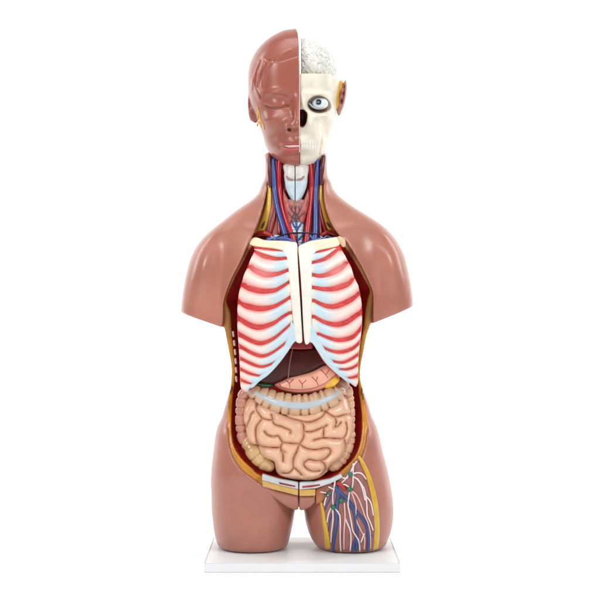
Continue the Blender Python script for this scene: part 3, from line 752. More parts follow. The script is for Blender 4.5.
veins = [([(336, 487), (338.5, 494), (337, 504), (336.7, 513), (336, 526.7), (333.5, 544), (333, 553)], [2.6, 2.6, 2.3, 2.2, 2.1, 1.9, 1.8]),
         ([(337, 489), (342, 494), (348.7, 501), (354, 511), (356, 523), (357, 537), (356, 553)], [2.4, 2.4, 2.3, 2.3, 2, 2, 1.9]),
         ([(352, 504), (358, 513), (363, 519.5), (367, 528), (368, 540), (367, 552)], [1.6, 1.9, 2, 1.9, 1.9, 1.8]),
         ([(356.7, 536), (354, 543), (352.3, 553)], [1.5, 1.7, 1.7]), ([(334, 491), (329, 501), (325, 509.5)], [1.1, 1, .9]), ([(369, 532), (372.5, 536.5)], [.8, .8]), ([(336, 505), (331, 517), (328.5, 531)], [1.2, 1.0, .8])]
vp = []
for p, r in veins:
    q = path_on(thf, p, .7); r = np.array(r) * .88; vp.append((q, np.interp(np.linspace(0, 1, len(q)), np.linspace(0, 1, len(r)), r), BLU))
for q in vp: tube([q], 'vein', M_vessel, pan, 10)
NW = (226, 210, 212); NP = (222, 178, 170)
nerves = [[(349.5, 492), (348, 504), (349.5, 513), (351.5, 523), (353, 531), (358.7, 541), (360, 553)], [(351.3, 492), (354, 499), (356, 507), (356, 518.7), (361, 530.7), (364.5, 538), (364, 552)],
 [(357.5, 479), (361.5, 484.5), (364.7, 491), (366.7, 504), (367.3, 515), (370.5, 523), (373, 530)], [(366.5, 497), (369.5, 500.5), (371.5, 505), (373.3, 515)],
 [(344.3, 503), (345, 517), (344, 533), (344, 553)], [(345, 518), (348, 525), (350.3, 531), (351, 540), (350, 553)], [(335.5, 509), (338.5, 513), (340.2, 519), (340.2, 540), (341, 553)],
 [(332.7, 509), (333, 520), (331.5, 532), (331, 542)], [(331, 508), (328.5, 514), (327, 522)], [(335, 481), (334, 489), (332.7, 494.7), (333, 505)], [(364, 534), (361, 542)],
 [(352, 491), (357, 496), (361.5, 506), (364.5, 515), (368.3, 524), (370.3, 535), (370.3, 552)], [(353.3, 464), (353, 475), (353, 482), (352, 488)], [(317, 491.5), (321, 492), (326, 493)], [(324.3, 505), (326, 498), (329, 494)],
 [(329, 487), (333, 489)], [(350, 474), (353.5, 466), (356.5, 461.5)], [(349, 475), (344.5, 480), (341.5, 483)], [(351.5, 474.5), (357, 472.8), (362, 474), (366, 479)], [(352, 476), (357, 479), (360.5, 484), (363, 491), (365, 500)],
 [(350, 488), (346, 485), (342, 484.3)], [(348, 474), (347, 478), (343, 478)]]
for i, p in enumerate(nerves):
    q = path_on(thf, p, 1.6 if i % 2 else 2.0); tube([(q, np.linspace(.85, .7, len(q)), NP if i in (1, 4, 11) else NW)], 'nerve', M_vessel, pan, 8)
q = path_on(thf, [(339, 483.5), (342.5, 486), (344.5, 489)], 1.2); tube([(q, np.linspace(2.6, 2.2, len(q)), (166, 30, 34))], 'artery', M_vessel, pan, 10)
for (a, b, r) in [(350.2, 474.2, 2.7), (349.8, 489.3, 2.8), (341.2, 500.6, 2.7), (333.2, 507.2, 2.7), (329.5, 493, 2.1), (326, 496, 1.4)]:
    c0 = on(thf, np.array([a - .8, a, a + .8]), np.array([b - .4, b, b + .3]), 2.4)
    tube([(c0, [r * .8, r, r * .85], (40, 104, 78) if r > 2.2 else (66, 96, 80))], 'lymph_node', M_vessel, pan, 12)

# ------------------------------------------------------------------ rib stubs along the left wall
stub = []
for (a, b, r) in [(233.2, 334, 1.1), (234.2, 343, 1.2), (235, 352, 1.2), (235.6, 361, 1.2), (236, 370, 1.2), (236.2, 379, 1.2)]:
    c0 = np.stack(U([a, a + .5], [b - 2, b + 2], 20), 1); tube([(c0, [r, r], (222, 172, 172))], 'rib_stub', M_bone, body, 8)

# ------------------------------------------------------------------ neck
nk = dome(295, 205, 44, 120, 0, 16)
def neckd(X, Z): return nk(X, Z) + np.clip((70 - (np.asarray(Z) + 4)) / 50, 0, 1) * -0 + np.clip((110 - np.asarray(Z)) / 60, 0, 1) * 14
def npath(p, off=0.): return path_on(neckd, p, off)
bed = patch('neck_muscle', [(271.5, 158), (320.5, 156), (321, 190), (325, 208), (330, 224), (339, 238), (339, 246), (250, 246), (254, 236), (262, 221), (267.5, 205), (271, 188)], neckd, -12, -2.5, M_muscle, root,
      lambda P: np.array([150., 56, 50]) + vnoise(P[:, 0] * 2.5, P[:, 1], P[:, 2] * .5, 4, 3)[:, None] * np.array([24, 18, 16]), h=1.0, k=1.5, d0=20)
def ntube(name, p, r, c, off=0., parent=root, n=14):
    q = npath(p, off); return tube([(q, np.interp(np.linspace(0, 1, len(q)), np.linspace(0, 1, len(r)), r), c)], name, M_vessel, parent, n)
# dark strap muscles beside the jaw
ntube('strap_muscle', [(269.8, 157), (270, 170), (270.3, 186)], [2.2, 2.7, 1.8], (92, 26, 34), -.5)
ntube('strap_muscle', [(323.5, 157), (321.8, 168), (320.8, 184)], [2.2, 2.9, 1.8], (88, 24, 34), -.5)
for p_, r_ in (([(275.5, 196), (275, 208), (273, 220), (270, 233)], [.8, 1.6, 2.2, 1.8]), ([(277.5, 205), (278.8, 218), (279, 233)], [.7, 1.6, 2.0]), ([(281, 214), (282.5, 226), (283, 236)], [.5, 1.2, 1.4]),
               ([(319.8, 200), (320.8, 212), (323.5, 224), (326, 233)], [.8, 1.6, 2.0, 1.6]), ([(319, 210), (320, 222), (320.5, 234)], [.6, 1.4, 1.8]), ([(285.2, 186), (287, 203), (290.5, 220)], [.8, 1.5, 1.2]), ([(307.3, 186), (306, 203), (304, 220)], [.8, 1.4, 1.2]),
               ([(276.3, 161), (276.8, 172), (277.3, 184)], [1.2, 1.4, .9]), ([(314, 161), (313.8, 174), (313.4, 190)], [1.0, 1.1, .7])):
    ntube('neck_muscle_band', p_, r_, (146, 42, 40), -1.2)
# yellow fascia
strip('fascia', [(269.4, 185), (269.5, 195), (268, 207), (265.2, 218), (261.5, 228), (258.5, 234)], [1.6, 2.5, 3.2, 3.6, 4, 3.2], 2.2, (214, 172, 62), root, surf=lambda X, Z: neckd(X, Z) - 2.2)
strip('fascia', [(320.7, 184), (321, 195), (322.3, 206), (324.8, 216), (328.3, 225), (331.5, 232)], [1.4, 2.2, 2.6, 3, 3, 2.4], 2.2, (206, 162, 64), root, surf=lambda X, Z: neckd(X, Z) - 2.2)
for pp in ([(262, 228), (263.5, 224.5), (264.7, 221.7)], [(326.8, 222.5), (328.3, 224.8), (330, 227.3)]):
    ntube('nerve_opening', pp, [.7, 1.2, .7], (84, 42, 22), .2)
# jugular veins and carotid arteries
ntube('jugular_vein', [(273.5, 160), (273.8, 172), (274.6, 186), (276, 200), (278.8, 213), (282.3, 225), (285.5, 236), (287.5, 246)], [2.0, 2.5, 2.6, 2.6, 2.7, 2.9, 3.1, 3.2], (54, 78, 146), 0)
ntube('jugular_vein', [(317.3, 160), (316.7, 172), (315.9, 186), (315.3, 200), (315.6, 213), (315.6, 225), (315, 236), (313, 246)], [1.8, 2.4, 2.5, 2.5, 2.6, 2.9, 3.2, 3.2], (52, 76, 144), 0)
ntube('carotid_artery', [(279.5, 161), (279.2, 175), (280, 190), (282, 203), (284.5, 214), (288, 225), (291.8, 235), (294.5, 246)], [2.4, 2.8, 2.8, 2.7, 2.7, 2.9, 2.8, 2.4], (178, 16, 30), .8)
ntube('carotid_artery', [(309.5, 161), (310.8, 175), (311, 190), (310, 203), (309, 214), (308, 225), (307, 235), (305.5, 246)], [2.8, 3, 2.9, 2.7, 2.7, 3, 2.8, 2.4], (170, 18, 34), .8)
# larynx
lar = patch('larynx', [(284.2, 163), (284, 172), (284, 178), (286, 189), (289.5, 197), (295.2, 204.5), (301, 199.5), (304.8, 192), (307.3, 184), (308, 175), (308, 163)], dome(295.5, 185, 15, 30, 20, 9), -6, 0, M_bone, root,
      lambda P: np.array([196., 212, 222]) * np.clip((122 - P[:, 2:]) / 8, 0, 1) + np.array([212., 208, 202]) * (1 - np.clip((122 - P[:, 2:]) / 8, 0, 1)) + vnoise(P[:, 0], P[:, 1], P[:, 2], 3, 5)[:, None] * 9, h=.5, R=4, d0=26,
      bump=lambda X, Z, g: -1.3 * np.exp(-((X + 4.8) / .45) ** 2) - .8 * np.exp(-(((Z - 118.5) + .02 * (X + 4.5) ** 2) / 1.6) ** 2))
lf = dome(295.5, 185, 15, 30, 20, 9)
tube([(path_on(lf, [(295.1, 166), (295.1, 185), (295.3, 203.5)], -.75), .45, (44, 52, 66))], 'midline_seam', M_dark, lar, 6)
for pp in ([(286.5, 176.3), (289, 179), (293.5, 180.3)], [(296.8, 180.3), (301.2, 179), (304, 176.3)]):
    tube([(path_on(lf, pp, -.7), [.8, 1.2, 1.3, 1.3, 1.3, 1.3, 1.3, 1.3, 1.3, 1.2, .8], (158, 132, 124))], 'hyoid_bone', M_bone, lar, 8)
thy = patch('thyroid_gland', [(283.3, 186), (285, 192), (289, 200), (295.3, 207), (302, 202), (306, 194), (308, 187), (309.5, 196), (308.5, 206), (306, 216), (302.5, 226), (299, 221), (295.5, 215), (292, 221), (289.5, 226), (286, 217), (284, 206), (282.7, 196)], dome(295.5, 208, 17, 26, 20, 9), -5, 0, M_muscle, root,
      lambda P: np.array([186., 100, 92]) + vnoise(P[:, 0], P[:, 1], P[:, 2], 3, 15)[:, None] * 18, h=.5, R=3.0, d0=26)
tf = dome(295.5, 208, 17, 26, 20, 9)
patch('throat_muscle', [(285, 200), (306, 200), (305, 214), (302, 227), (289, 227), (286, 213)], tf, -6, -1.6, M_muscle, root, lambda P: np.array([166., 116, 106]) + vnoise(P[:, 0], P[:, 1], P[:, 2], 2, 25)[:, None] * 20, h=.6, R=3, d0=24)
for p in ([(295.3, 206), (295.6, 214), (296.3, 224)], [(296, 216), (299.5, 211), (302, 206)], [(295.5, 214), (291.5, 210), (289, 205)], [(296, 221), (300.5, 216), (305, 212)], [(295.8, 220), (291, 216), (287.5, 211)], [(299.5, 211), (299, 206.5)], [(291.5, 210), (292, 206)]):
    q = path_on(tf, p, .15); tube([(q, np.linspace(.6, .35, len(q)), (70, 60, 82))], 'gland_vein', M_vessel, thy, 6)
trf = dome(296.5, 232, 12, 24, 19, 9)
tr = patch('trachea', [(290, 222), (303, 222), (303.5, 232), (303, 246), (290.5, 246), (289.5, 232)], trf, -6, 0, M_bone, root, noisecol((206, 220, 232), 6, 3, 4), h=.6, R=3.5, d0=26,
      bump=lambda X, Z, g: .45 * np.sin(Z * 2.0))
for p in ([(296.2, 222), (296.8, 230), (297.5, 246)], [(296.5, 229), (293.5, 225), (291.5, 221)], [(296.7, 230), (299.8, 225.5), (302, 222)], [(298, 240), (302, 236), (304, 232)]):
    q = path_on(trf, p, .1); tube([(q, np.linspace(1.1, .8, len(q)), (52, 76, 132))], 'thyroid_vein', M_vessel, tr, 8)
# vessels at the root of the neck
for p, r, c in [([(268, 240), (276, 238.5), (285, 239.5), (293, 243)], [2.6, 2.6, 3.0, 3], (70, 96, 168)), ([(336, 238.5), (326, 239.5), (315, 241.5), (303, 246)], [2.2, 2.8, 3.2, 3.2], (58, 88, 164)),
                ([(275, 236), (281, 237.5), (287, 243)], [1.3, 1.5, 1.8], (180, 194, 220)), ([(310, 236), (314, 240), (314, 246)], [1.5, 1.6, 1.8], (84, 120, 186))]:
    ntube('subclavian_vein', p, r, c, 1.2)
for p, r, c in [([(254.5, 236.5), (259, 234), (265, 233.5), (271, 236)], [2.0, 3.0, 3.0, 2.2], (168, 34, 24)), ([(338.5, 235.5), (333.5, 233.5), (328, 232.5), (322, 235)], [2, 2.8, 2.6, 1.8], (166, 36, 28)), ([(294, 234), (294.5, 240), (296, 247)], [1.6, 1.8, 1.8], (160, 20, 32)), ([(306, 234), (308, 239), (304, 246)], [1.6, 1.8, 1.8], (166, 34, 44))]:
    ntube('subclavian_artery', p, r, c, 1.6)
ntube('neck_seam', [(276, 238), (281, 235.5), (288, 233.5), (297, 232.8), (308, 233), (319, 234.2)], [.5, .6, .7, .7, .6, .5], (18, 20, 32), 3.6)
nd = []
for p in ([(271, 238), (276, 236.5), (281, 240)], [(270, 235), (274, 239), (279, 238)], [(320, 236), (325, 238.5), (331, 237)], [(323, 239.5), (327, 236), (333, 238.5)], [(318, 240), (322, 237)]):
    ntube('plexus_nerve', p, [.55, .6, .5], (176, 176, 206) , 3.2, n=8)

# ------------------------------------------------------------------ head
GH = Grid(238, 356, 22, 178, -72, 70, .72)
hl = [(299, 28.5), (290, 29), (281, 31), (268, 38.5), (258, 48), (251.3, 59), (248.3, 70), (247.8, 84), (249.2, 98), (251.5, 108), (256, 118), (260, 127), (263, 136), (265.5, 146), (270, 154), (276, 160.7), (283, 165), (291, 168), (299, 168.8)]
hr = [(308, 168), (314, 166), (319.5, 161.5), (325.5, 154.5), (328.8, 146), (331, 134), (334.5, 125), (337.5, 116), (339, 105), (341.5, 92), (342, 80), (341, 66), (336, 50), (326, 38), (312, 31)]
HP = catmull(U2(hl + hr, 0), 4, True)
gh = blur(sdpoly(HP, GH.X2, GH.Z2), 1.6)
Rh = row([25, 60, 110, 150, 170], [40, 40, 38, 28, 26], GH.Z2)
Dh = row([25, 45, 70, 100, 130, 150, 170], [50, 56, 58, 56, 50, 43, 36], GH.Z2)
dch = row([25, 100, 140, 170], [-8, -6, 2, 8], GH.Z2)
Fh = inflate(GH.s3(gh), GH.s3(Rh), GH.s3(Dh), GH.s3(dch), GH.D)
Fh = np.maximum(Fh, -1e3)
X, Z = GH.X2, GH.Z2; d0f = 48
g_ = lambda a, b, sx, sy: gauss(X, Z, a, b, sx, sy, d0f)
# jaw underside is cut back so the neck shows
jaw = GH.s3((Z * 0).astype(f32))
def seam_x(Z): return np.interp(Z, 300 - np.array([170., 100, 75, 50, 38, 29])[::1], [-.6, -.6, -.6, -1.2, -2.2, -4.2])
sx = (X - seam_x(Z)).astype(f32)
# --- skin half: features pushed out of the surface
disp = (2.2 * g_(277, 92.5, 12, 3.2)                      # brow
        - 5.0 * g_(279, 101.5, 11, 6.5) - 2.5 * g_(288.5, 103, 4, 5) + 4.6 * g_(276.8, 102.2, 9.5, 5.6)   # socket and closed eye
        + 3.0 * g_(267, 119, 9, 7) - 2.5 * g_(272, 135, 8, 9)                                                 # cheek
        - 1.6 * g_(254, 80, 4, 10)
        + 3.4 * g_(299, 147, 16, 9) - 2.2 * g_(299, 154.5, 12, 2.4) + 3.8 * g_(299, 162, 12, 5)               # mouth barrel, chin
        - .9 * g_(297.5, 137.5, 1.6, 4.5) - 1.2 * g_(284, 134, 4, 5) - 1.4 * g_(280, 145, 2.2, 2.2))
for pts, amp, w in [([(265.5, 104.5), (270, 107), (276, 108), (283, 107.3), (288.5, 105.3)], -1.3, 1.1), ([(266, 99), (271, 96.5), (279, 95.6), (287, 98)], -.55, 1.5),
                    ([(265, 58), (268, 60.5), (274, 61.8), (282, 61.5), (290, 58.8), (299, 56)], -1.0, 1.2), ([(276, 62), (281, 56), (290, 51)], .5, 1.6), ([(271, 63), (266, 72), (263, 82), (262, 92)], .9, 1.5),
                    ([(259, 60), (257, 66), (252, 77), (251, 85)], .8, 1.4), ([(264, 58.5), (261, 70), (257, 84)], .8, 1.4), ([(252, 79), (256, 90), (259, 98)], .9, 1.4), ([(284.5, 125), (283.3, 128), (284.5, 131.5)], -1.0, 1.5)]:
    ln = sdline(catmull(U2(pts, 44), 4), X, Z); disp = disp + amp * np.exp(-(ln / w) ** 2)
fm = np.clip(GH.D / 12, 0, 1)
Fk = Fh - GH.s3(disp.astype(f32)) * fm * .9
def ell(cx, cy, cd, rx, rz, rd):
    x, _, z = U(cx, cy, cd)
    q = np.sqrt(((GH.X - x) / rx) ** 2 + ((GH.Z - z) / rz) ** 2 + ((GH.D - cd) / rd) ** 2)
    return (q - 1) * min(rx, rz, rd)
def caps(a, b, ra, rb):
    a = np.array([*[float(v) for v in U(*a)]]); b = np.array([*[float(v) for v in U(*b)]]); e = b - a
    t = np.clip(((GH.X - a[0]) * e[0] + (GH.D - a[1]) * e[1] + (GH.Z - a[2]) * e[2]) / (e @ e), 0, 1)
    r = ra + (rb - ra) * t
    return np.sqrt((GH.X - a[0] - t * e[0]) ** 2 + (GH.D - a[1] - t * e[1]) ** 2 + (GH.Z - a[2] - t * e[2]) ** 2) - r
nose = smin(caps((299.3, 94, 45), (299.3, 121.5, 58.5), 3.4, 5.2), ell(299, 125, 58, 6.2, 4.8, 6.5), 4)
nose = smin(nose, ell(290.3, 126.3, 51, 4.8, 4.2, 6.5), 4)
Fk = smin(Fk, nose, 6)
Fk = smax(Fk, -ell(289.3, 130.2, 53, 2.0, 1.5, 4), .8)
# ear
ear = smax(ell(251.3, 104, -4, 3.6, 17, 9), -ell(249.8, 99, 5, 2.0, 10, 6), 1.2)
ear = smin(ear, ell(255.5, 118, -1, 2.6, 5, 4), 3)
Fk = smin(Fk, ear, 1.2)
Fk = smax(Fk, GH.s3(sx), .25)
Fk = smax(Fk, -(smax(ell(299, 176, 2, 34, 12, 26), GH.D - 26, 3)), 2)
FMh, FAh = front_map(smin(Fh - GH.s3(disp.astype(f32)) * fm * .9, nose, 4.5).astype(f32), GH); FMh = blur(np.where(FAh, FMh, 0).astype(f32), .7)
facef = lambda X, Z: bilin(FMh, GH, X, Z)
def face_col(P):
    X, d, Z = P.T
    n = vnoise(X, d, Z, 8, 3)[:, None]; c = np.array([158., 89, 74]) + n * 4
    px, pz = X, Z
    def gg(a, b, sx, sy): 
        x, _, z = U(a, b, 45); return np.exp(-((px - x) / sx) ** 2 - ((pz - z) / sy) ** 2)[:, None]
    fan = np.clip(gg(254.5, 79, 2.8, 9) + gg(259, 74, 2, 7), 0, 1)
    c = c * (1 - fan * .5) + np.array([168., 52, 38]) * fan * .5
    cap = (np.clip((Z - 245) / 6, 0, 1))[:, None]
    c = c + cap * np.array([-6, -8, -8])
    hole = (gg(289.3, 130.4, 2.0, 1.6)) ** 2 * (d > 40)[:, None]; c = c * (1 - hole * .9) + np.array([40., 12, 12]) * hole * .9
    ll = sdline(catmull(U2([(265.5, 104.5), (270, 107), (276, 108), (283, 107.3), (288.5, 105.3)], 44), 4), X, Z)[:, None]; kl = np.exp(-(ll / .8) ** 2) * .45 * (d > 20)[:, None]; c = c * (1 - kl) + np.array([92., 44, 38]) * kl
    eh = (gg(252.5, 102, 1.6, 7)) * (d > -6)[:, None] * .6; c = c * (1 - eh) + np.array([120., 46, 46]) * eh
    cutf = (np.abs(X - seam_x(Z)) < .5)[:, None]
    return c
face = solid('face_skin', Fk.astype(f32), GH, M_face, root, face_col, 1)
lipc = lambda c: noisecol(c, 6, 2.5, 9)
patch('upper_lip', [(280.8, 144.6), (285, 142.6), (290, 141.6), (294.5, 142.2), (297, 141.6), (299.2, 142.2), (299.2, 144.7), (294, 144.4), (288, 144.6)], facef, -1, 1.9, M_face, face, lipc((176, 78, 76)), R=1.8, d0=50, h=.4, k=.7)
patch('lower_lip', [(281.5, 145.5), (288, 147.6), (294, 147.8), (299.2, 147.2), (299.2, 150.2), (295, 151.6), (290, 151.6), (285, 149)], facef, -1, 2.2, M_face, face, lipc((190, 86, 86)), R=2.2, d0=50, h=.4, k=.7)
patch('teeth', [(284, 145), (288, 144.8), (294, 144.7), (299.2, 145), (299.2, 147), (294, 147.6), (288, 147.2)], facef, -1, 1.2, M_bone, face, noisecol((222, 184, 182), 5, 1.5, 3), R=1, d0=50, h=.4, k=.5)
# facial nerve / gland beside the ear
ner = []
for p, r in [([(257.5, 107), (259.5, 113), (260.5, 119), (263.5, 125), (264, 129)], .9), ([(260.5, 119), (258, 122), (257.3, 126)], .8), ([(258.5, 110), (258, 116), (259.5, 123)], .8), ([(260.5, 121), (261, 127)], .7)]:
    q = path_on(facef, p, .2); tube([(q, r, (218, 168, 70))], 'facial_nerve', M_vessel, face, 8)
for p in ([(263, 97), (261.8, 88), (262.5, 78), (266.5, 68), (271, 63)], [(259.5, 98), (256.5, 90), (252.5, 80)], [(257, 86), (259, 76), (262, 68), (264, 60)], [(255, 83), (255.5, 73), (259, 63)]):
    q = path_on(facef, p, 0.0); tube([(q, np.linspace(1.0, .5, len(q)), (170, 92, 78))], 'temple_vessel', M_face, face, 8)

# --- skull half
nasal = ell(302.2, 117.5, 50, 4.6, 8.6, 13)
orbit = ell(320, 104.2, 50, 12.6, 8.8, 18)
sdisp = (3.2 * g_(318, 93.5, 12, 2.6) + 6.0 * g_(327, 115.5, 8, 3.8) - 7.5 * g_(325, 127, 5, 7) - 4 * g_(332, 130, 4, 8) + 2.4 * g_(311, 124, 6, 8) + 3.0 * g_(301, 143, 12, 9) - 1.8 * g_(301, 153.5, 14, 3) + 3.0 * g_(302, 161, 9, 5) - 5 * g_(337, 93, 4, 9) - 1.5 * g_(310, 88, 12, 4) + 2.2 * g_(303.5, 103, 3, 8)
         - 1.4 * np.exp(-(sdline(catmull(U2([(321.3, 126), (321.6, 134), (321, 143), (319, 152)], 44), 4), X, Z) / .9) ** 2)
         - 1.2 * np.exp(-(sdline(catmull(U2([(327, 127), (331, 125.5), (335, 121.5), (337.5, 119)], 40), 4), X, Z) / .8) ** 2)
         - .8 * np.exp(-(sdline(catmull(U2([(316, 119.5), (318.5, 120.5)], 46), 4), X, Z) / 1.0) ** 2))
Fq = Fh + 2.0 - GH.s3(sdisp.astype(f32)) * fm * .9
Fq = smax(Fq, -nasal, 1.2); Fq = smax(Fq, -orbit, 1.6)
Fq = smax(Fq, GH.s3((-(X + .3)).astype(f32)), .3)
cutrow = (Z - (300 - 80.5) - .03 * X).astype(f32)
Fq = smax(Fq, GH.s3(cutrow), .8)
Fq = smax(Fq, -(smax(ell(299, 176, 2, 36, 12, 26), GH.D - 26, 3)), 2)
def skull_col(P):
    X, d, Z = P.T
    c = np.array([227., 220, 202]) + vnoise(X, d, Z, 5, 3)[:, None] * 5 + vnoise(X, d, Z, 1.7, 13)[:, None] * 2.5
    x, _, z = U(302.3, 117.5, 46); k = (np.clip(1.25 - np.sqrt(((X - x) / 4.6) ** 2 + ((Z - z) / 8.6) ** 2), 0, .25) * 4 * (d < 47) * (d > 25))[:, None]
    c = c * (1 - k) + np.array([70., 22, 22]) * k
    x, _, z = U(319.5, 104, 44); r = np.sqrt(((X - x) / 12.6) ** 2 + ((Z - z) / 8.8) ** 2)
    k = (np.clip((1.0 - r) * 6, 0, 1) * (d > 20))[:, None]
    c = c * (1 - k) + np.array([104., 78, 56]) * k
    return c
skull = solid('skull', Fq.astype(f32), GH, M_bone, root, skull_col, 1)
FMs, FAs = front_map(smax(Fh + 2.0 - GH.s3(sdisp.astype(f32)) * fm * .9, GH.s3(cutrow), .8).astype(f32), GH); FMs = blur(np.where(FAs, FMs, 0).astype(f32), .7)
skf = lambda X, Z: bilin(FMs, GH, X, Z)
# eye
def ellipsoid(name, c, r, mat, parent, color, n=28):
    u = np.linspace(0, np.pi, n); v = np.linspace(0, 2 * np.pi, n * 2, endpoint=False)
    A, B = np.meshgrid(u, v, indexing='ij')
    P = np.stack([c[0] + r[0] * np.sin(A) * np.cos(B), c[1] + r[1] * np.cos(A), c[2] + r[2] * np.sin(A) * np.sin(B)], -1).reshape(-1, 3)
    m = n * 2; Q = [(i * m + j, i * m + (j + 1) % m, (i + 1) * m + (j + 1) % m, (i + 1) * m + j) for i in range(n - 1) for j in range(m)]
    cc = color(P) if callable(color) else color
    return new_mesh(name, P, np.array(Q), mat, parent, cc)
ex, _, ez = U(320, 103.0, 40); ed = 35.5
def eye_col(P):
    x0, _, z0 = U(318.6, 102.2, 42)
    r = np.hypot(P[:, 0] - x0, P[:, 2] - z0)[:, None]; f = (P[:, 1] > ed)[:, None]
    c = np.broadcast_to(np.array([214., 224, 228]), (len(P), 3))
    c = np.where((r < 3.0) & f, np.array([70., 88, 104]), c); c = np.where((r < 2.1) & f, np.array([22., 26, 34]), c); c = np.where((r < .8) & f, np.array([150., 160, 170]), c)  # iris ring, dark pupil, and a highlight painted as a pale central dot
    return c
ellipsoid('eyeball', (ex - .6, ed, ez), (8.6, 8.2, 6.2), M_organ, skull, eye_col, 60)
orb = [(309.3, 102.5), (312, 99), (318, 97.3), (325, 98.2), (330, 100.8)]
tube([(path_on(skf, orb, -4.0), .9, (92, 96, 96))], 'upper_eyelid', M_organ, skull, 10)
tube([(path_on(skf, [(309.3, 103.5), (313, 107), (319, 108.8), (325, 107.8), (330, 105.5)], -4.4), 1.0, (168, 178, 180))], 'lower_eyelid', M_organ, skull, 10)
for q, (a, b) in enumerate([(300.4, 303), (303.2, 305.7), (306, 308.6), (308.8, 311.2), (311.4, 313.8), (314, 316)]):
    for (t0, t1) in ((139.5, 143.8), (144.3, 148.3)):
        patch('tooth', [(a, t0), (b, t0), (b - .2, t1), (a + .2, t1)], skf, -1.5, .8, M_bone, skull, (236, 232, 222), R=1.0, d0=48, h=.35, k=.5, n=3)
# temporal fat band and right ear
tb = patch('temporal_fascia', [(339, 78.5), (343.3, 77.5), (343.5, 83), (341, 92), (340, 105), (336.5, 107), (336, 95)], lambda X, Z: np.maximum(skf(X, Z), 0) + 0, -5, 1.6, M_organ, skull, noisecol((226, 180, 84), 9, 3, 2), h=.5, k=.8, R=1.5, d0=20)
GE = Grid(328, 354, 74, 126, -22, 22, .5)
def e2(G, cx, cy, cd, rx, rz, rd, tilt=0):
    x, _, z = U(cx, cy, cd); a = G.X - x; b = G.Z - z; c_, s_ = math.cos(tilt), math.sin(tilt)
    u, v = a * c_ + b * s_, -a * s_ + b * c_
    return (np.sqrt((u / rx) ** 2 + (v / rz) ** 2 + ((G.D - cd) / rd) ** 2) - 1) * min(rx, rz, rd)
Fe = smax(e2(GE, 343.0, 96, -3, 3.3, 16, 8, -.16), -e2(GE, 342.4, 94, 5, 2.3, 12.5, 7, -.16), .6)
Fe = smin(Fe, smax(e2(GE, 341.3, 98, -1, 2.2, 9, 5, -.2), -e2(GE, 341.5, 101, 4, 1.3, 4, 4), .5), .8)
Fe = smin(Fe, e2(GE, 338.8, 111, -1, 2.0, 4.6, 3.5), 2)
def ear_col(P):
    x, _, z = U(342.3, 97, 0); k = np.exp(-((P[:, 0] - x - .18 * (P[:, 2] - z)) / 1.5) ** 2 - ((P[:, 2] - z) / 11) ** 2)[:, None] * (.6 + .4 * np.sin(P[:, 2:] * .8)) * (P[:, 1] > -8)[:, None]
    return np.array([190., 138, 130]) * (1 - k) + np.array([104., 34, 38]) * k + vnoise(P[:, 0], P[:, 1], P[:, 2], 2, 2)[:, None] * 8
solid('ear', Fe.astype(f32), GE, M_face, root, ear_col, 1)
# brain
bo = [(302, 80), (301.3, 60), (301.3, 42), (303.5, 38.7), (310, 39.5), (318, 42.2), (326, 47), (332, 53), (335, 59), (336.2, 66), (336.8, 73), (336.5, 81), (336, 86), (302, 86)]
GN = Grid(296, 342, 34, 90, -60, 50, .6)
gb_ = sdpoly(catmull(U2([(270, 60), (272, 46), (285, 40), (303.5, 38.2), (310, 39.3), (318, 42), (326, 46.8), (332, 53), (335, 59), (336.4, 66), (336.8, 76), (336, 90), (300, 95), (275, 90)], 0), 4, True), GN.X2, GN.Z2)
Fn = inflate(GN.s3(gb_), f32(30), f32(46), f32(-6), GN.D)
w1 = vnoise(GN.X, GN.D, GN.Z, 7, 41) * 5; w2 = vnoise(GN.X, GN.D, GN.Z, 7, 42) * 5; w3 = vnoise(GN.X, GN.D, GN.Z, 7, 43) * 5
rid = np.abs(vnoise(GN.X + w1, GN.D + w2, GN.Z + w3, 3.0, 44))
sulc = np.exp(-(rid / .15) ** 2)
Fn = Fn + .85 * sulc
Fn = smax(Fn, GN.s3((-(GN.X2 - 1.0)).astype(f32)), 1.0)
Fn = smax(Fn, GN.s3(((300 - 90) - GN.Z2).astype(f32)), .5)
def brain_col(P):
    w1 = vnoise(P[:, 0], P[:, 1], P[:, 2], 7, 41) * 5; w2 = vnoise(P[:, 0], P[:, 1], P[:, 2], 7, 42) * 5; w3 = vnoise(P[:, 0], P[:, 1], P[:, 2], 7, 43) * 5
    r = np.abs(vnoise(P[:, 0] + w1, P[:, 1] + w2, P[:, 2] + w3, 3.0, 44)); k = np.exp(-(r / .1) ** 2)[:, None] * .35
    return np.array([216., 217, 210]) * (1 - k) + np.array([150., 150, 140]) * k
br = solid('brain', Fn.astype(f32), GN, M_bone, root, brain_col, 1)
tube([(np.stack(U(np.array([328, 331.5, 334, 334.8]), np.array([79.5, 76.5, 71, 65.5]), np.array([26, 20, 12, 6])), 1), [.9, 1.1, 1.0, .7], (120, 112, 96))], 'lateral_furrow', M_bone, br, 8)

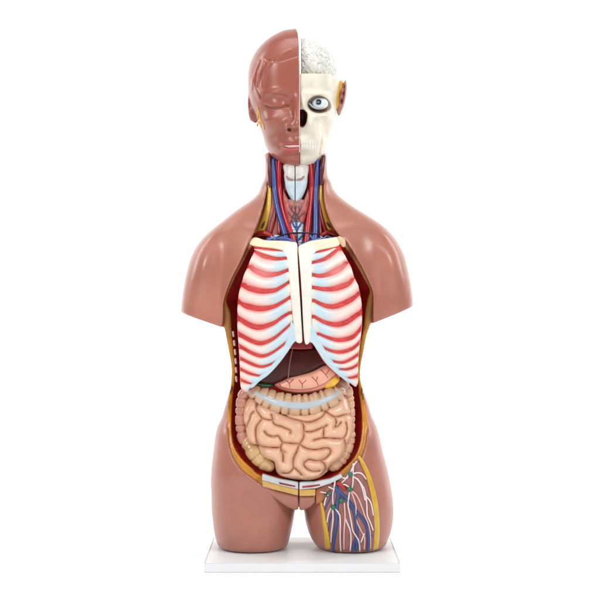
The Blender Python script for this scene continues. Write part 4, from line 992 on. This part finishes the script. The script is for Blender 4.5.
# ------------------------------------------------------------------ studio
import bmesh
def sweep_backdrop():
    prof = []
    y0, yb, r = -6.0, 2.4, 1.2
    prof.append((y0, 0)); prof.append((yb - r, 0))
    for i in range(1, 25):
        a = i / 24 * math.pi / 2; prof.append((yb - r + r * math.sin(a), r - r * math.cos(a)))
    prof.append((yb, 5.0))
    me = bpy.data.meshes.new('backdrop'); V = []; Q = []
    for (y, z) in prof: V += [(-5, y, z - .0006), (5, y, z - .0006)]
    for i in range(len(prof) - 1): Q.append((2 * i, 2 * i + 1, 2 * i + 3, 2 * i + 2))
    me.from_pydata(V, [], Q); me.update()
    for p in me.polygons: p.use_smooth = True
    me.materials.append(M_paper); o = bpy.data.objects.new('backdrop', me); col.objects.link(o)
    o['kind'] = 'structure'; o['label'] = 'seamless white paper sweep under and behind the model'
sweep_backdrop()
def area(name, loc, target, size, sy, power, color=(1, 1, 1)):
    l = bpy.data.lights.new(name, 'AREA'); l.shape = 'RECTANGLE'; l.size = size; l.size_y = sy; l.energy = power; l.color = color
    o = bpy.data.objects.new(name, l); col.objects.link(o); o.location = loc
    from mathutils import Vector
    o.rotation_euler = (Vector(target) - Vector(loc)).to_track_quat('-Z', 'Y').to_euler(); return o
area('softbox_left', (-1.45, -1.9, 1.5), (0, 0, .62), .75, .75, 28)
area('softbox_right', (1.45, -1.9, 1.5), (0, 0, .62), .75, .75, 28)
area('floor_fill_top', (0, -.3, 2.6), (0, 0, 0), 1.8, 1.4, 32)  # unseen overhead fill, added to bring the floor up to white
area('backdrop_light_left', (-1.9, .9, 1.5), (-.3, 2.4, .8), .8, 1.6, 38)
area('backdrop_light_right', (1.9, .9, 1.5), (.3, 2.4, .8), .8, 1.6, 38)
w = bpy.data.worlds.new('World'); bpy.context.scene.world = w; w.use_nodes = True
bg = w.node_tree.nodes['Background']; bg.inputs[0].default_value = (1, 1, 1, 1); bg.inputs[1].default_value = .15

cam = bpy.data.cameras.new('camera'); co = bpy.data.objects.new('camera', cam); col.objects.link(co)
co.location = (0, -DC * S, -ZB * S); co.rotation_euler = (math.pi / 2, 0, 0)
cam.sensor_width = 36; cam.lens = 36 * DC / 600.0; cam.clip_end = 100; cam.clip_start = .05
sc = bpy.context.scene; sc.camera = co
sc.view_settings.view_transform = 'Standard'; sc.view_settings.look = 'None'; sc.view_settings.exposure = 0; sc.view_settings.gamma = 1
sc.cycles.max_bounces = 6
print('verts', sum(len(o.data.vertices) for o in bpy.data.objects if o.type == 'MESH'))
